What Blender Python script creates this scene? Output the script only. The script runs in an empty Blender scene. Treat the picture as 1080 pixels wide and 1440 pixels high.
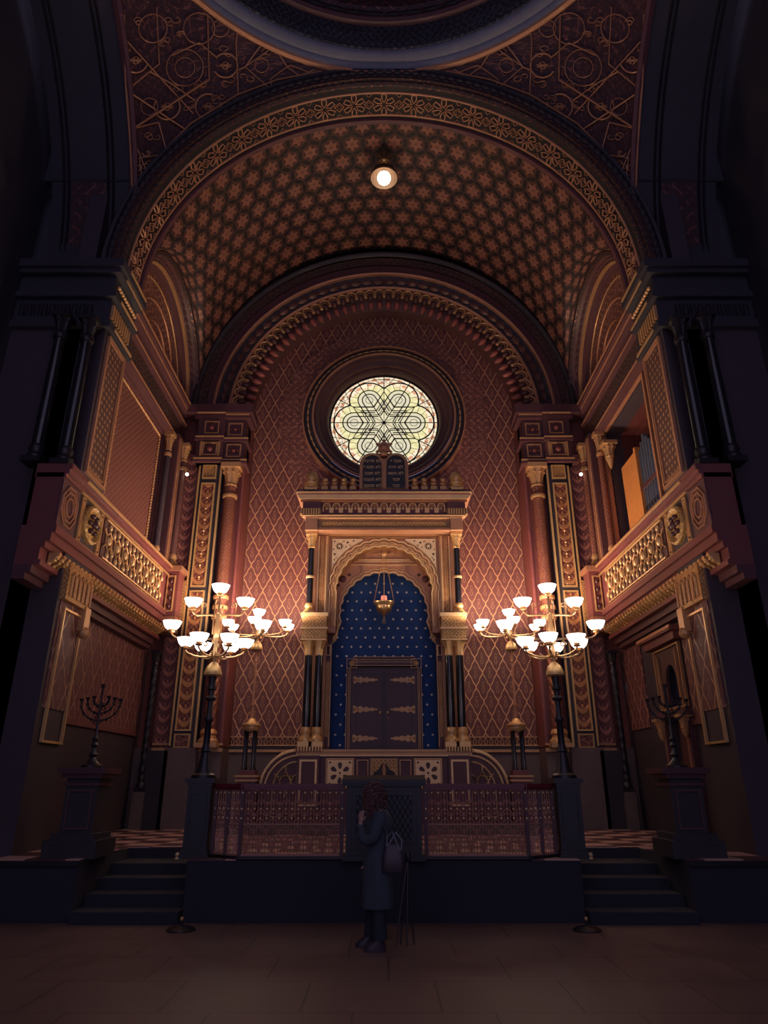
import bpy, math, random
from math import sin, cos, pi, sqrt, radians as R_, atan2, hypot
from mathutils import Vector, Matrix, Euler
random.seed(7)
C = bpy.context.scene.collection
scn = bpy.context.scene
# ------------------------------------------------------------------ camera
F = 959.0
PITCH = math.atan(0.396)
CP, SP = cos(PITCH), sin(PITCH)
EYE = 1.65
cd = bpy.data.cameras.new('camera'); cam = bpy.data.objects.new('camera', cd); C.objects.link(cam)
cam.location = (0, 0, EYE); cam.rotation_euler = (pi/2 + PITCH, 0, 0)
cd.sensor_fit = 'VERTICAL'; cd.sensor_height = 36.0; cd.lens = F/1440*36.0; cd.clip_end = 200
scn.camera = cam
def ray(px, py):
    u = 720-py
    den = F*CP - u*SP
    return (px-540)/den, (F*SP+u*CP)/den          # X/Y , (Z-EYE)/Y
def zat(py, Y): return EYE + ray(540, py)[1]*Y       # height of a point seen at row py, depth Y
def hat(d, py, Y): return ray(540+d, py)[0]*Y        # sideways metres of d pixels at row py, depth Y
# ------------------------------------------------------------------ mesh builder
class M:
    def __init__(s): s.v=[]; s.f=[]; s.uv=[]
    def face(s, idx, uv=None): s.f.append(tuple(idx)); s.uv.append(uv)
    def add(s, vs, fs, uvs=None):
        o=len(s.v); s.v += [tuple(p) for p in vs]
        for i,f in enumerate(fs): s.face([o+k for k in f], uvs[i] if uvs else None)
    def box(s, x0,x1,y0,y1,z0,z1):
        if x0>x1: x0,x1=x1,x0
        if y0>y1: y0,y1=y1,y0
        if z0>z1: z0,z1=z1,z0
        s.add([(x0,y0,z0),(x1,y0,z0),(x1,y1,z0),(x0,y1,z0),(x0,y0,z1),(x1,y0,z1),(x1,y1,z1),(x0,y1,z1)],
              [(0,3,2,1),(4,5,6,7),(0,1,5,4),(1,2,6,5),(2,3,7,6),(3,0,4,7)]); return s
    def prism(s, poly, axis, t0, t1):
        """convex/concave polygon [(a,b)] in the plane across axis, thickness t0..t1"""
        n=len(poly)
        def P(a,b,t):
            return (t,a,b) if axis=='x' else ((a,t,b) if axis=='y' else (a,b,t))
        vs=[P(a,b,t0) for a,b in poly]+[P(a,b,t1) for a,b in poly]
        fs=[tuple(range(n)), tuple(range(2*n-1,n-1,-1))]+[(i,(i+1)%n+0 if False else (i+1)%n,(i+1)%n+n,i+n) for i in range(n)]
        s.add(vs,fs); return s
    def tube(s, pts, r, n=8, closed=False, caps=True):
        pts=[Vector(p) for p in pts]; m=len(pts)
        rs = r if isinstance(r,(list,tuple)) else [r]*m
        o=len(s.v); up=None
        for i,p in enumerate(pts):
            if closed: t=(pts[(i+1)%m]-pts[i-1])
            else: t=pts[min(i+1,m-1)]-pts[max(i-1,0)]
            if t.length<1e-9: t=Vector((0,0,1))
            t.normalize()
            if up is None:
                up = Vector((0,0,1)) if abs(t.z)<.9 else Vector((1,0,0))
            a=(up-t*up.dot(t))
            if a.length<1e-6:
                a=t.orthogonal()
            a.normalize(); b=t.cross(a); up=a
            for k in range(n):
                th=2*pi*k/n; q=p+(a*cos(th)+b*sin(th))*rs[i]; s.v.append(tuple(q))
        L=m if closed else m-1
        for i in range(L):
            for k in range(n):
                j=(i+1)%m
                s.face((o+i*n+k,o+i*n+(k+1)%n,o+j*n+(k+1)%n,o+j*n+k))
        if caps and not closed:
            s.face([o+k for k in range(n)][::-1]); s.face([o+(m-1)*n+k for k in range(n)])
        return s
    def lathe(s, prof, c=(0,0,0), n=24, tw=None, flute=0, nfl=0, sx=1, sy=1, uvr=None, a0=0, a1=2*pi):
        """prof [(r,z)], tw radians per metre of twist, flute depth"""
        o=len(s.v); full=abs(a1-a0-2*pi)<1e-6; cols=n if full else n+1
        for (r,z) in prof:
            for k in range(cols):
                th=a0+(a1-a0)*k/n
                rr=r
                if flute: rr=r*(1-flute*(.5+.5*cos(nfl*(th+(tw or 0)*z))))
                s.v.append((c[0]+rr*cos(th)*sx,c[1]+rr*sin(th)*sy,c[2]+z))
        ur=uvr if uvr else max(p[0] for p in prof); L=0
        for i in range(len(prof)-1):
            d=hypot(prof[i+1][0]-prof[i][0],prof[i+1][1]-prof[i][1])
            for k in range(n):
                k2=(k+1)%cols if full else k+1
                u0=2*pi*ur*k/n; u1=2*pi*ur*(k+1)/n
                s.face((o+i*cols+k,o+i*cols+k2,o+(i+1)*cols+k2,o+(i+1)*cols+k),[(u0,L),(u1,L),(u1,L+d),(u0,L+d)])
            L+=d
        return s
    def arc(s, prof, zc, a0=0, a1=pi, n=72, xc=0, closed=False, ez=1.0, axis='y', uvr=None):
        """sweep section prof [(r,t)] around an arch. axis y: (xc+r cos, t, zc+r sin). axis x: (t, xc+r cos, zc+r sin). axis z: horizontal ring (xc+r cos, zc+r sin, t)"""
        o=len(s.v); m=len(prof)
        for i in range(n+1):
            a=a0+(a1-a0)*i/n
            for (r,t) in prof:
                if axis=='y': s.v.append((xc+r*cos(a),t,zc+r*ez*sin(a)))
                elif axis=='x': s.v.append((t,xc+r*cos(a),zc+r*ez*sin(a)))
                else: s.v.append((xc+r*cos(a),zc+r*sin(a),t))
        ur=uvr or sum(p[0] for p in prof)/m
        L=[0]
        for j in range(m): 
            a,b=prof[j],prof[(j+1)%m]; L.append(L[-1]+hypot(a[0]-b[0],a[1]-b[1]))
        for i in range(n):
            u0=ur*(a0+(a1-a0)*i/n); u1=ur*(a0+(a1-a0)*(i+1)/n)
            for j in range(m if closed else m-1):
                j2=(j+1)%m
                s.face((o+i*m+j,o+(i+1)*m+j,o+(i+1)*m+j2,o+i*m+j2),[(u0,L[j]),(u1,L[j]),(u1,L[j+1]),(u0,L[j+1])])
        return s
    def beads(s, fn, n, r, closed=False, k=.3):
        """beaded moulding: one tube whose radius swells n times along fn(t), t 0..1"""
        pts=[];rr=[]
        N=n*4
        for i in range(N+(0 if closed else 1)):
            pts.append(fn(i/N)); rr.append(r*(k+(1-k)*abs(sin(pi*(i+2)/4)) if i%4 else r*k))
        rr=[r*(k if i%4==0 else (.85 if i%2 else 1.0)) for i in range(len(pts))]
        return s.tube(pts,rr,6,closed)
    def ball(s, c, r, n=10, m=6, sx=1, sy=1, sz=1):
        prof=[(max(1e-4,r*sin(pi*i/m)),-r*cos(pi*i/m)*sz) for i in range(m+1)]
        return s.lathe(prof,c,n,sx=sx,sy=sy)
    def grid(s, fn, nu, nv, uvf=None):
        o=len(s.v)
        for i in range(nu+1):
            for j in range(nv+1): s.v.append(tuple(fn(i/nu,j/nv)))
        for i in range(nu):
            for j in range(nv):
                q=[(i,j),(i+1,j),(i+1,j+1),(i,j+1)]
                s.face([o+a*(nv+1)+b for a,b in q],[uvf(a/nu,b/nv) for a,b in q] if uvf else None)
        return s
    def loft(s, rings, cap=True):
        n=len(rings[0]); o=len(s.v)
        for r in rings: s.v += [tuple(p) for p in r]
        for i in range(len(rings)-1):
            for k in range(n): s.face((o+i*n+k,o+i*n+(k+1)%n,o+(i+1)*n+(k+1)%n,o+(i+1)*n+k))
        if cap: s.face([o+k for k in range(n)][::-1]); s.face([o+(len(rings)-1)*n+k for k in range(n)])
        return s
    def xf(s, mat):
        s.v=[tuple(mat@Vector(p)) for p in s.v]; return s
    def join(s, other, mat=None):
        s.add([tuple(mat@Vector(p)) for p in other.v] if mat else other.v, other.f, other.uv); return s

OFF = {}
SIDE = [1]                      # current mirror sign for x
def mk(name, m, sx=None):
    sx = SIDE[0] if sx is None else sx
    me = bpy.data.meshes.new(name)
    vs = [(p[0]*sx,p[1],p[2]) for p in m.v] if sx==-1 else m.v
    fs = [tuple(reversed(f)) for f in m.f] if sx==-1 else m.f
    uvs = [(list(reversed(u)) if u else None) for u in m.uv] if sx==-1 else m.uv
    me.from_pydata(vs,[],fs)
    uvl = me.uv_layers.new(name='UVMap')
    data=[0.0]*(2*len(me.loops))
    for pi_,p in enumerate(me.polygons):
        uv=uvs[pi_]
        if uv is None:
            n=p.normal; ax=max(range(3),key=lambda k:abs(n[k]))
            for li in p.loop_indices:
                v=vs[me.loops[li].vertex_index]
                a,b = ((v[1],v[2]),(v[0],v[2]),(v[0],v[1]))[ax]
                data[2*li]=a; data[2*li+1]=b
        else:
            for q,li in enumerate(p.loop_indices): data[2*li]=uv[q][0]; data[2*li+1]=uv[q][1]
    uvl.data.foreach_set('uv',data)
    return me
def obj(name, m, mat, parent=None, smooth=False, sx=None, label=None, loc=None):
    me = m if isinstance(m, bpy.types.Mesh) else mk(name,m,sx)
    me.materials.clear() if len(me.materials) and mat else None
    if mat: me.materials.append(MT[mat] if isinstance(mat,str) else mat)
    if smooth:
        for p in me.polygons: p.use_smooth=True
        try: me.set_sharp_from_angle(angle=R_(42))
        except Exception: pass
    o = bpy.data.objects.new(name, me); C.objects.link(o)
    if parent is not None:
        o.parent=parent
        off=OFF.get(parent.name)
        if off is not None and loc is None: o.location=(-off[0],-off[1],-off[2])
    if loc is not None: o.location=loc
    if label: o['label']=label
    return o
def tag(o, label, cat, group=None, kind=None):
    if label: o['label']=label
    if cat: o['category']=cat
    if group: o['group']=group
    if kind: o['kind']=kind
    return o
def thing(name, label, cat, loc=(0,0,0), group=None, world=True, rz=0):
    """an Empty at the thing's base; with world=True the parts are given in room coordinates"""
    o=bpy.data.objects.new(name,None); C.objects.link(o); o.empty_display_size=.1
    o.location=loc; o.rotation_euler=(0,0,rz)
    tag(o,label,cat,group)
    if world: OFF[o.name]=tuple(loc)
    return o
def part(name, m, mat, parent, smooth=False, sx=None, label=None):
    """part in room coordinates, also for sub-parts (parent sits anywhere)"""
    o=obj(name,m,mat,None,smooth,sx,label)
    o.parent=parent
    # accumulate the parents' offset
    t=Vector((0,0,0)); q=parent
    while q is not None: t+=Vector(q.location); q=q.parent
    o.location=-t
    return o
def struct(name, m, mat, smooth=False, sx=None):
    o=obj(name,m,mat,None,smooth,sx); o['kind']='structure'; return o
def dup(root, loc=None, rz=None, label=None, group=None):
    c=root.copy(); C.objects.link(c)
    if loc is not None: c.location=loc
    if rz is not None: c.rotation_euler=(0,0,rz)
    if label: c['label']=label
    if group: c['group']=group
    def rec(a,b):
        for ch in list(a.children):
            d=ch.copy(); C.objects.link(d); d.parent=b; d.matrix_parent_inverse=ch.matrix_parent_inverse.copy()
            rec(ch,d)
    rec(root,c)
    return c
def plate(loops, t0, t1, axis='y', bevel=0.0):
    """2D outlines (first the outer, the rest holes) filled and given thickness t0..t1 -> M"""
    cu=bpy.data.curves.new('tmp','CURVE'); cu.dimensions='2D'; cu.fill_mode='BOTH'
    for lp in loops:
        sp=cu.splines.new('POLY'); sp.points.add(len(lp)-1)
        for i,(a,b) in enumerate(lp): sp.points[i].co=(a,b,0,1)
        sp.use_cyclic_u=True
    cu.extrude=(t1-t0)/2; cu.bevel_depth=bevel
    o=bpy.data.objects.new('tmp',cu); C.objects.link(o)
    dg=bpy.context.evaluated_depsgraph_get(); me=bpy.data.meshes.new_from_object(o.evaluated_get(dg))
    m=M(); tm=(t0+t1)/2
    def P(v):
        a,b,t=v
        return (tm+t,a,b) if axis=='x' else ((a,tm-t,b) if axis=='y' else (a,b,tm+t))
    m.v=[P(v.co) for v in me.vertices]
    for p in me.polygons: m.face(tuple(p.vertices))
    bpy.data.objects.remove(o); bpy.data.curves.remove(cu); bpy.data.meshes.remove(me)
    return m
def circ(cx,cy,r,n=24,a0=0,a1=2*pi,full=True):
    return [(cx+r*cos(a0+(a1-a0)*i/n),cy+r*sin(a0+(a1-a0)*i/n)) for i in range(n if full else n+1)]
def textmesh(body, size, depth=.004, align='CENTER'):
    cu=bpy.data.curves.new('tmp','FONT'); cu.body=body; cu.size=size; cu.extrude=depth; cu.align_x=align
    o=bpy.data.objects.new('tmp',cu); C.objects.link(o)
    dg=bpy.context.evaluated_depsgraph_get(); me=bpy.data.meshes.new_from_object(o.evaluated_get(dg))
    m=M(); m.v=[(v.co[0],-v.co[2],v.co[1]) for v in me.vertices]
    for p in me.polygons: m.face(tuple(p.vertices))
    bpy.data.objects.remove(o); bpy.data.curves.remove(cu); bpy.data.meshes.remove(me)
    return m
# ------------------------------------------------------------------ node expressions
class E:
    nt=None
    def __init__(s, sock): s.s=sock
    @staticmethod
    def op(o,*a,clamp=False):
        n=E.nt.nodes.new('ShaderNodeMath'); n.operation=o; n.use_clamp=clamp
        for i,x in enumerate(a):
            if isinstance(x,E): E.nt.links.new(x.s,n.inputs[i])
            else: n.inputs[i].default_value=float(x)
        return E(n.outputs[0])
    def __add__(a,b): return E.op('ADD',a,b)
    __radd__=__add__
    def __sub__(a,b): return E.op('SUBTRACT',a,b)
    def __rsub__(a,b): return E.op('SUBTRACT',b,a)
    def __mul__(a,b): return E.op('MULTIPLY',a,b)
    __rmul__=__mul__
    def __truediv__(a,b): return E.op('DIVIDE',a,b)
def fr(a): return E.op('FRACT',a)
def ab(a): return E.op('ABSOLUTE',a)
def mn(a,b): return E.op('MINIMUM',a,b)
def mx(a,b): return E.op('MAXIMUM',a,b)
def sn(a): return E.op('SINE',a)
def sq(a): return a*a
def rt(a): return E.op('SQRT',a)
def fl(a): return E.op('FLOOR',a)
def below(x,t,w=.02):
    """1 where x<t, soft edge"""
    return E.op('ADD',(t-x)/w,.5,clamp=True) if isinstance(t,E) else E.op('MULTIPLY_ADD',x,-1.0/w,t/w+.5,clamp=True)
def near0(x,w,s=None): return below(ab(x),w,s or w*.6)
def uv():
    n=E.nt.nodes.new('ShaderNodeUVMap'); n.uv_map='UVMap'
    x=E.nt.nodes.new('ShaderNodeSeparateXYZ'); E.nt.links.new(n.outputs[0],x.inputs[0])
    return E(x.outputs[0]),E(x.outputs[1])
def noise(sc,det=2):
    n=E.nt.nodes.new('ShaderNodeTexNoise'); n.inputs['Scale'].default_value=sc; n.inputs['Detail'].default_value=det
    t=E.nt.nodes.new('ShaderNodeTexCoord'); E.nt.links.new(t.outputs['Object'],n.inputs['Vector'])
    return E(n.outputs[0])
def mixc(f,a,b):
    n=E.nt.nodes.new('ShaderNodeMix'); n.data_type='RGBA'
    for i,x in ((0,f),(6,a),(7,b)):
        if isinstance(x,E): E.nt.links.new(x.s,n.inputs[i])
        elif i==0: n.inputs[0].default_value=x
        else: n.inputs[i].default_value=(*x,1)
    return E(n.outputs[2])
MT={}
def mat(name, col, rough=.5, metal=0.0, fn=None, bump=0.0, emit=None, estr=0, spec=None, coat=0):
    m=bpy.data.materials.new(name); m.use_nodes=True; nt=m.node_tree; E.nt=nt
    b=nt.nodes['Principled BSDF']
    b.inputs['Base Color'].default_value=(*col,1); b.inputs['Roughness'].default_value=rough; b.inputs['Metallic'].default_value=metal
    if spec is not None: b.inputs['Specular IOR Level'].default_value=spec
    if coat: b.inputs['Coat Weight'].default_value=coat; b.inputs['Coat Roughness'].default_value=.15
    if fn:
        r=fn()      # dict: color E, metal E, rough E, height E
        for k,inp in (('color','Base Color'),('metal','Metallic'),('rough','Roughness')):
            if k in r: nt.links.new(r[k].s,b.inputs[inp])
        if 'height' in r and bump:
            bp=nt.nodes.new('ShaderNodeBump'); bp.inputs['Strength'].default_value=1; bp.inputs['Distance'].default_value=bump
            nt.links.new(r['height'].s,bp.inputs['Height']); nt.links.new(bp.outputs[0],b.inputs['Normal'])
        if 'emit' in r: nt.links.new(r['emit'].s,b.inputs['Emission Color']); b.inputs['Emission Strength'].default_value=estr
    if emit: b.inputs['Emission Color'].default_value=(*emit,1); b.inputs['Emission Strength'].default_value=estr
    MT[name]=m; return m
# colours
GOLD=(.62,.36,.13); GOLD2=(.50,.28,.11); RED=(.13,.035,.028); BROWN=(.09,.038,.028); DARK=(.018,.013,.016); COP=(.36,.15,.075); PLUM=(.10,.035,.04); BLUE=(.008,.025,.085)
def two(maskf, base, top, metal=.55, r0=.55, r1=.38, extra=None):
    """ornament drawn by maskf in colour top over base"""
    def f():
        u,v=uv(); m=maskf(u,v)
        if isinstance(m,tuple):
            m,m2,c2=m; c=mixc(m2,base,c2)
        else: c=base
        nz=noise(9,3)*.5+.72
        cc=mixc(m,c,top)
        mul=E.nt.nodes.new('ShaderNodeVectorMath'); mul.operation='SCALE'
        E.nt.links.new(cc.s,mul.inputs[0]); E.nt.links.new(nz.s,mul.inputs['Scale'])
        return {'color':E(mul.outputs[0]),'metal':m*metal,'rough':m*(r1-r0)+r0,'height':m}
    return f
def lattice(pu,pv,w=.035,k=.05,motif=True):
    def f(u,v):
        a=u/pu; b=v/pv; s=a+b; d=a-b
        A=s+sn(d*(4*pi))*k; B=d+sn(s*(4*pi))*k
        la=fr(A)-.5; lb=fr(B)-.5
        line=mx(below(.5-ab(la),w,.02),below(.5-ab(lb),w,.02))
        if motif:
            p=la+lb; q=la-lb         # p along u, q along v
            e=rt(sq(p*2.6)+sq(q*1.55))
            leaf=mx(near0(e-.52,.045,.04),below(rt(sq(p*3)+sq((q-.04)*1.3)),.15,.06))
            tw=below(rt(sq(ab(p)*3-.62)+sq((q+.16)*2.2)),.16,.06)
            return mx(line,mx(leaf,tw)*.55)
        return line
    return f
def hexstar(p, r=.30):
    """six-pointed stars on a triangular grid with dark petals between"""
    s3=sqrt(3)
    def cell(u,v,ou,ov):
        x=fr(u/p+ou)-.5; y=(fr(v/(p*s3)+ov)-.5)*s3
        def tri(sg):
            yy=y*sg
            return mx(-1*yy, mx((x*s3+yy)*.5,(x*-s3+yy)*.5))
        return mn(tri(1),tri(-1)), rt(sq(x)+sq(y))
    def f(u,v):
        d1,r1=cell(u,v,0,0); d2,r2=cell(u,v,.5,.5)
        d=mn(d1,d2); rr=mn(r1,r2)
        star=below(d,r*.5,.02)
        edge=near0(d-(r*.5+.07),.010,.010)
        dot=below(rr,.05,.02)
        hx=near0(ab(fr(u/p*2)-.5)-.5,.03,.02)
        return (mx(star*(1-dot*.6),edge*.55),near0(rr-.36,.05,.05)*.5,(.16,.05,.04))
    return f
def arab(s, w=.16, a=.9):
    """dense filigree"""
    def f(u,v):
        x=u*s; y=v*s
        g=sn(x+sn(y*1.7)*a)*sn(y+sn(x*1.7)*a)
        h=sn(x*2.3+sn(y*2.1+1)*1.3)+sn(y*2.6+sn(x*2.2)*1.3)
        return mx(near0(g,w*.8,.12),near0(h,w*1.4,.2)*.6)
    return f
def dots(p,r,stag=True):
    def f(u,v):
        a=rt(sq(fr(u/p)-.5)+sq(fr(v/(2*p))*2-1))
        b=rt(sq(fr(u/p+.5)-.5)+sq(fr(v/(2*p)+.5)*2-1))
        return below(mn(a,b),r/p,.03)
    return f
def scale_leaf(pu,pv):
    """stacked leaf cups up a strip, centred on u=0"""
    def f(u,v):
        x=ab(u)/pu; y=fr(v/pv-sq(x)*.55)
        cup=near0(y-.35,.19,.09)*below(x,.9,.1)
        tip=below(rt(sq(x*1.6)+sq((y-.75)*1.6)),.22,.1)
        ed=near0(fr(v/pv*2+x*1.4)-.5,.1,.1)*.45
        return mx(cup,mx(tip,ed))
    return f
def chain(pu,pv):
    """running border"""
    def f(u,v):
        a=near0(sn(v*(2*pi/pv))*.3-(fr(u/pu)-.5),.09,.08)
        b=near0(sn(v*(2*pi/pv)+pi)*.3-(fr(u/pu)-.5),.09,.08)
        return mx(a,b)
    return f
def teeth(p,q=.5):
    def f(u,v): return near0(fr(u/p)-.5,q*.5,.06)
    return f
mat('wall_lattice',RED,fn=two(lattice(.345,.69,.034,.020),(.165,.052,.048),(.82,.48,.25),metal=.25),bump=.012)
mat('wall_side',RED,fn=two(lattice(.46,.86,.035,.02,motif=True),(.15,.050,.056),(.50,.26,.17),metal=.1),bump=.008)
mat('wall_upper',RED,fn=two(lattice(.16,.16,.07,.03,False),(.135,.042,.040),(.34,.15,.10),metal=.2),bump=.006)
mat('star_vault',DARK,fn=two(hexstar(.56,.39),(.011,.010,.014),(.29,.125,.088),metal=.15,r0=.6,r1=.5),bump=.006)
mat('band_red',RED,fn=two(arab(26),(.20,.06,.05),(.46,.20,.12),metal=.2),bump=.006)
mat('arab_ring',RED,fn=two(arab(15,.2),(.17,.060,.056),(.46,.20,.14),metal=.1),bump=.025)
mat('arab_dark',DARK,fn=two(arab(17,.2),(.035,.022,.027),(.17,.075,.055)),bump=.01)
mat('arab_gold',GOLD,fn=two(arab(40,.3),(.34,.16,.06),(.72,.44,.17)),bump=.006)
mat('pend_field',DARK,fn=two(arab(11,.12),(.050,.022,.028),(.20,.075,.065),metal=.1),bump=.01)
mat('leaf_strip',RED,fn=two(scale_leaf(.17,.30),(.15,.04,.03),(.62,.30,.13)),bump=.012)
mat('leaf_red',RED,fn=two(scale_leaf(.15,.26),(.17,.055,.055),(.50,.20,.15),metal=.15),bump=.012)
mat('chain',RED,fn=two(chain(.13,.26),(.10,.035,.03),(.50,.26,.12)),bump=.006)
mat('studs',RED,fn=two(dots(.13,.035),(.10,.04,.035),(.50,.28,.15)),bump=.01)
mat('braid',GOLD,fn=two(chain(.10,.11),(.30,.12,.05),(.75,.45,.18)),bump=.01)
mat('teeth_gold',GOLD,fn=two(teeth(.06),(.16,.07,.03),(.72,.43,.17)),bump=.006)
mat('niche_blue',BLUE,rough=.7,fn=two(dots(.22,.026),(.022,.085,.26),(.95,.85,.62),metal=.1,r0=.75),bump=.003)
mat('niche_plain',(.022,.085,.26),rough=.7)
mat('column_red',RED,fn=two(arab(32,.22),(.17,.05,.04),(.40,.17,.09)),rough=.45,bump=.004)
mat('medal',GOLD,rough=.35,metal=.6,fn=two(arab(34,.3),(.5,.28,.1),(.8,.52,.2)),bump=.008)
mat('organ_wall',RED,fn=two(teeth(.5,.04),(.12,.03,.028),(.06,.02,.02)))
def solid(name,c,r=.5,m=0,nz=.3,coat=0):
    def f():
        n=noise(6,4)*nz+(1-nz*.5)
        mul=E.nt.nodes.new('ShaderNodeVectorMath'); mul.operation='SCALE'
        mul.inputs[0].default_value=c; E.nt.links.new(n.s,mul.inputs['Scale'])
        return {'color':E(mul.outputs[0]),'height':n}
    mat(name,c,r,m,fn=f,bump=.004,coat=coat)
solid('gold',(.74,.46,.19),.38,.45)
solid('gold_light',(.86,.58,.28),.4,.4)
solid('gold_dull',(.58,.33,.15),.45,.35)
solid('brass',(.72,.45,.22),.3,.75)
solid('copper_strap',(.50,.24,.13),.45,.3)
solid('ark_wood',(.50,.25,.14),.45,.1)
solid('ark_panel',(.30,.17,.075),.5,.1)
solid('plum',(.115,.045,.052),.5,.05)
solid('red_paint',(.20,.058,.055),.45)
solid('brown',(.11,.048,.044),.5)
solid('dado',(.15,.10,.092),.6)
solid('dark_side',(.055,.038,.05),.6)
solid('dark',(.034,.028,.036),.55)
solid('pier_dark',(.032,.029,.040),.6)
solid('black_marble',(.012,.012,.016),.12,0,.5,coat=.6)
solid('dark_wood',(.085,.028,.032),.4)
solid('bronze_dark',(.10,.05,.025),.5,.2)
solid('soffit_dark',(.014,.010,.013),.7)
solid('desk_black',(.019,.018,.023),.4)
solid('rail_red',(.16,.022,.03),.35)
solid('balu_metal',(.46,.22,.16),.5,.15)
solid('cream_fret',(.78,.60,.38),.55)
solid('ring_grey',(.17,.18,.24),.5)
solid('carpet_dark',(.030,.029,.040),.95)
solid('iron_dark',(.045,.04,.045),.35,.6)
solid('orange_wood',(.62,.24,.07),.35)
solid('pipe_metal',(.24,.27,.33),.28,.8)
solid('lead',(.018,.014,.012),.6)
solid('coat_cloth',(.05,.065,.085),.85)
solid('trouser_cloth',(.022,.028,.04),.85)
solid('hair_brown',(.13,.06,.055),.6)
solid('skin',(.42,.24,.18),.5)
solid('gold_red',(.34,.10,.075),.5)
solid('leather',(.05,.035,.045),.35)
solid('phone',(.02,.02,.025),.15)
def tiles():
    u,v=uv()
    a=fl(u/.52); b=fl(v/.52)
    c=E.op('MODULO',ab(a+b),2.0)
    g=below(mn(fr(u/.52),fr(v/.52)),.02,.01)
    return {'color':mixc(g,mixc(c,(.10,.04,.045),(.60,.36,.30)),(.02,.01,.01)),'rough':noise(4)*.2+.3}
mat('tiles',(.2,.1,.08),.35,fn=tiles)
def slabs():
    u,v=uv()
    uu=u/1.1; vv=v/.9
    off=fl(vv)*.37
    g=mn(ab(fr(uu+off)-.5),ab(fr(vv)-.5)); g=below(.5-mx(ab(fr(uu+off)-.5),ab(fr(vv)-.5)),.008,.008)
    n=noise(1.6,5)
    return {'color':mixc(g,mixc(n,(.13,.070,.062),(.20,.11,.095)),(.07,.035,.03)),'rough':n*.25+.35}
mat('slabs',(.2,.1,.1),.4,fn=slabs)
def stained():
    t=E.nt.nodes.new('ShaderNodeTexCoord')
    x=E.nt.nodes.new('ShaderNodeSeparateXYZ'); E.nt.links.new(t.outputs['Object'],x.inputs[0])
    X=E(x.outputs[0])/1.55; Z=E(x.outputs[2])/1.55
    r=rt(sq(X)+sq(Z)); ang=E.op('ARCTAN2',Z,X)
    six=ab(fr(ang/(pi/3)+.5)-.5)        # 0 at petal axes
    # distance to the nearest petal centre
    base=None
    rad=None
    for k in range(6):
        cx,cz=.55*cos(k*pi/3),.55*sin(k*pi/3)
        d=rt(sq(X-cx)+sq(Z-cz)); base=d if base is None else mn(base,d)
    fan=sn(ang*36)*.5+.5
    inpet=below(base,.36,.01)
    n=noise(9,4)
    yellow=mixc(fan*.5+n*.3,(.95,.88,.50),(.66,.62,.27))
    cream=mixc(n,(1.0,.93,.72),(.78,.72,.45))
    c=mixc(inpet,cream,yellow)
    core=below(base,.2,.02)
    c=mixc(core,c,mixc(n,(.85,.78,.62),(.6,.58,.35)))
    rim=below(.80-r+0.0,0.0,.02)
    blobs=sn(ang*24)*sn(r*42)
    c=mixc(rim,c,mixc(below(blobs,-.2,.3),(1.0,.86,.62),(.72,.38,.22)))
    centre=below(r,.46,.02)
    c=mixc(centre,c,mixc(n,(.88,.82,.58),(.66,.60,.38)))
    return {'color':c,'emit':c}
mat('stained_glass',(.8,.8,.6),.3,fn=stained,estr=.85)
mat('opal_glass',(.9,.85,.75),.3,emit=(1.0,.88,.78),estr=3.2)
mat('opal_glass_bright',(.9,.85,.75),.3,emit=(1.0,.82,.66),estr=11.0)
mat('bulb_white',(1,1,1),.3,emit=(1.0,.82,.6),estr=9.0)
mat('glow_pink',(.7,.2,.15),.3,emit=(1.0,.25,.18),estr=.9)
mat('spot_small',(1,1,1),.3,emit=(1.0,.85,.7),estr=2.5)
BULB_W=6.0; REAR_K=10.0; WORLD_S=.42; EXPO=0.2
# ================================================================== ARCHITECTURE
YB, YA, ZC, FZ = 17.0, 16.2, 11.0, 0.70
BH = 5.15
def rect(x0,z0,x1,z1): return [(x0,z0),(x1,z0),(x1,z1),(x0,z1)]
def frame_y(m, x0,x1,z0,z1, y, w=.05, d=.04):
    """raised picture-frame moulding on a wall facing -y"""
    for a,b,c,e in ((x0,x1,z0,z0+w),(x0,x1,z1-w,z1),(x0,x0+w,z0+w,z1-w),(x1-w,x1,z0+w,z1-w)):
        m.box(a,b,y-d,y+.01,c,e)
        
def frame_x(m, y0,y1,z0,z1, x, w=.05, d=.04):
    """raised frame on a wall whose face looks to -x (x = face, inward is smaller x)"""
    for a,b,c,e in ((y0,y1,z0,z0+w),(y0,y1,z1-w,z1),(y0,y0+w,z0+w,z1-w),(y1-w,y1,z0+w,z1-w)):
        m.box(x-d,x+.01,a,b,c,e)
# ---- hall floor
m=M(); m.box(-7.6,7.6,-2.0,9.98,-.2,0); struct('floor',m,'slabs')
# ---- back wall with round opening
big=circ(0,0,1,4)
m=plate([rect(-3.95,2.42,3.95,15.0), circ(0,11.2,1.95,64)], YB, YB+.12); struct('wall_back',m,'wall_lattice')
m=M(); m.box(-5.9,5.9,YB-.02,YB+.2,FZ-.7,2.42); struct('wall_back_dado',m,'dado')
m=M(); m.box(-3.95,3.95,YB-.08,YB,2.30,2.36); m.box(-3.95,3.95,YB-.05,YB,2.44,2.47); m.box(-3.75,3.75,YB-.03,YB,2.63,2.655)
struct('trim_1',m,'gold_dull')
m=M(); m.box(-3.78,3.78,YB-.02,YB,2.47,2.63)
for s in(-1,1): m.box(s*3.80,s*3.62,YB-.02,YB,2.47,10.6)
struct('trim_2',m,'chain')
m=M(); m.box(-5.3,5.3,YB-.03,YB+.01,2.36,2.44); struct('trim_3',m,'dark')
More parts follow.
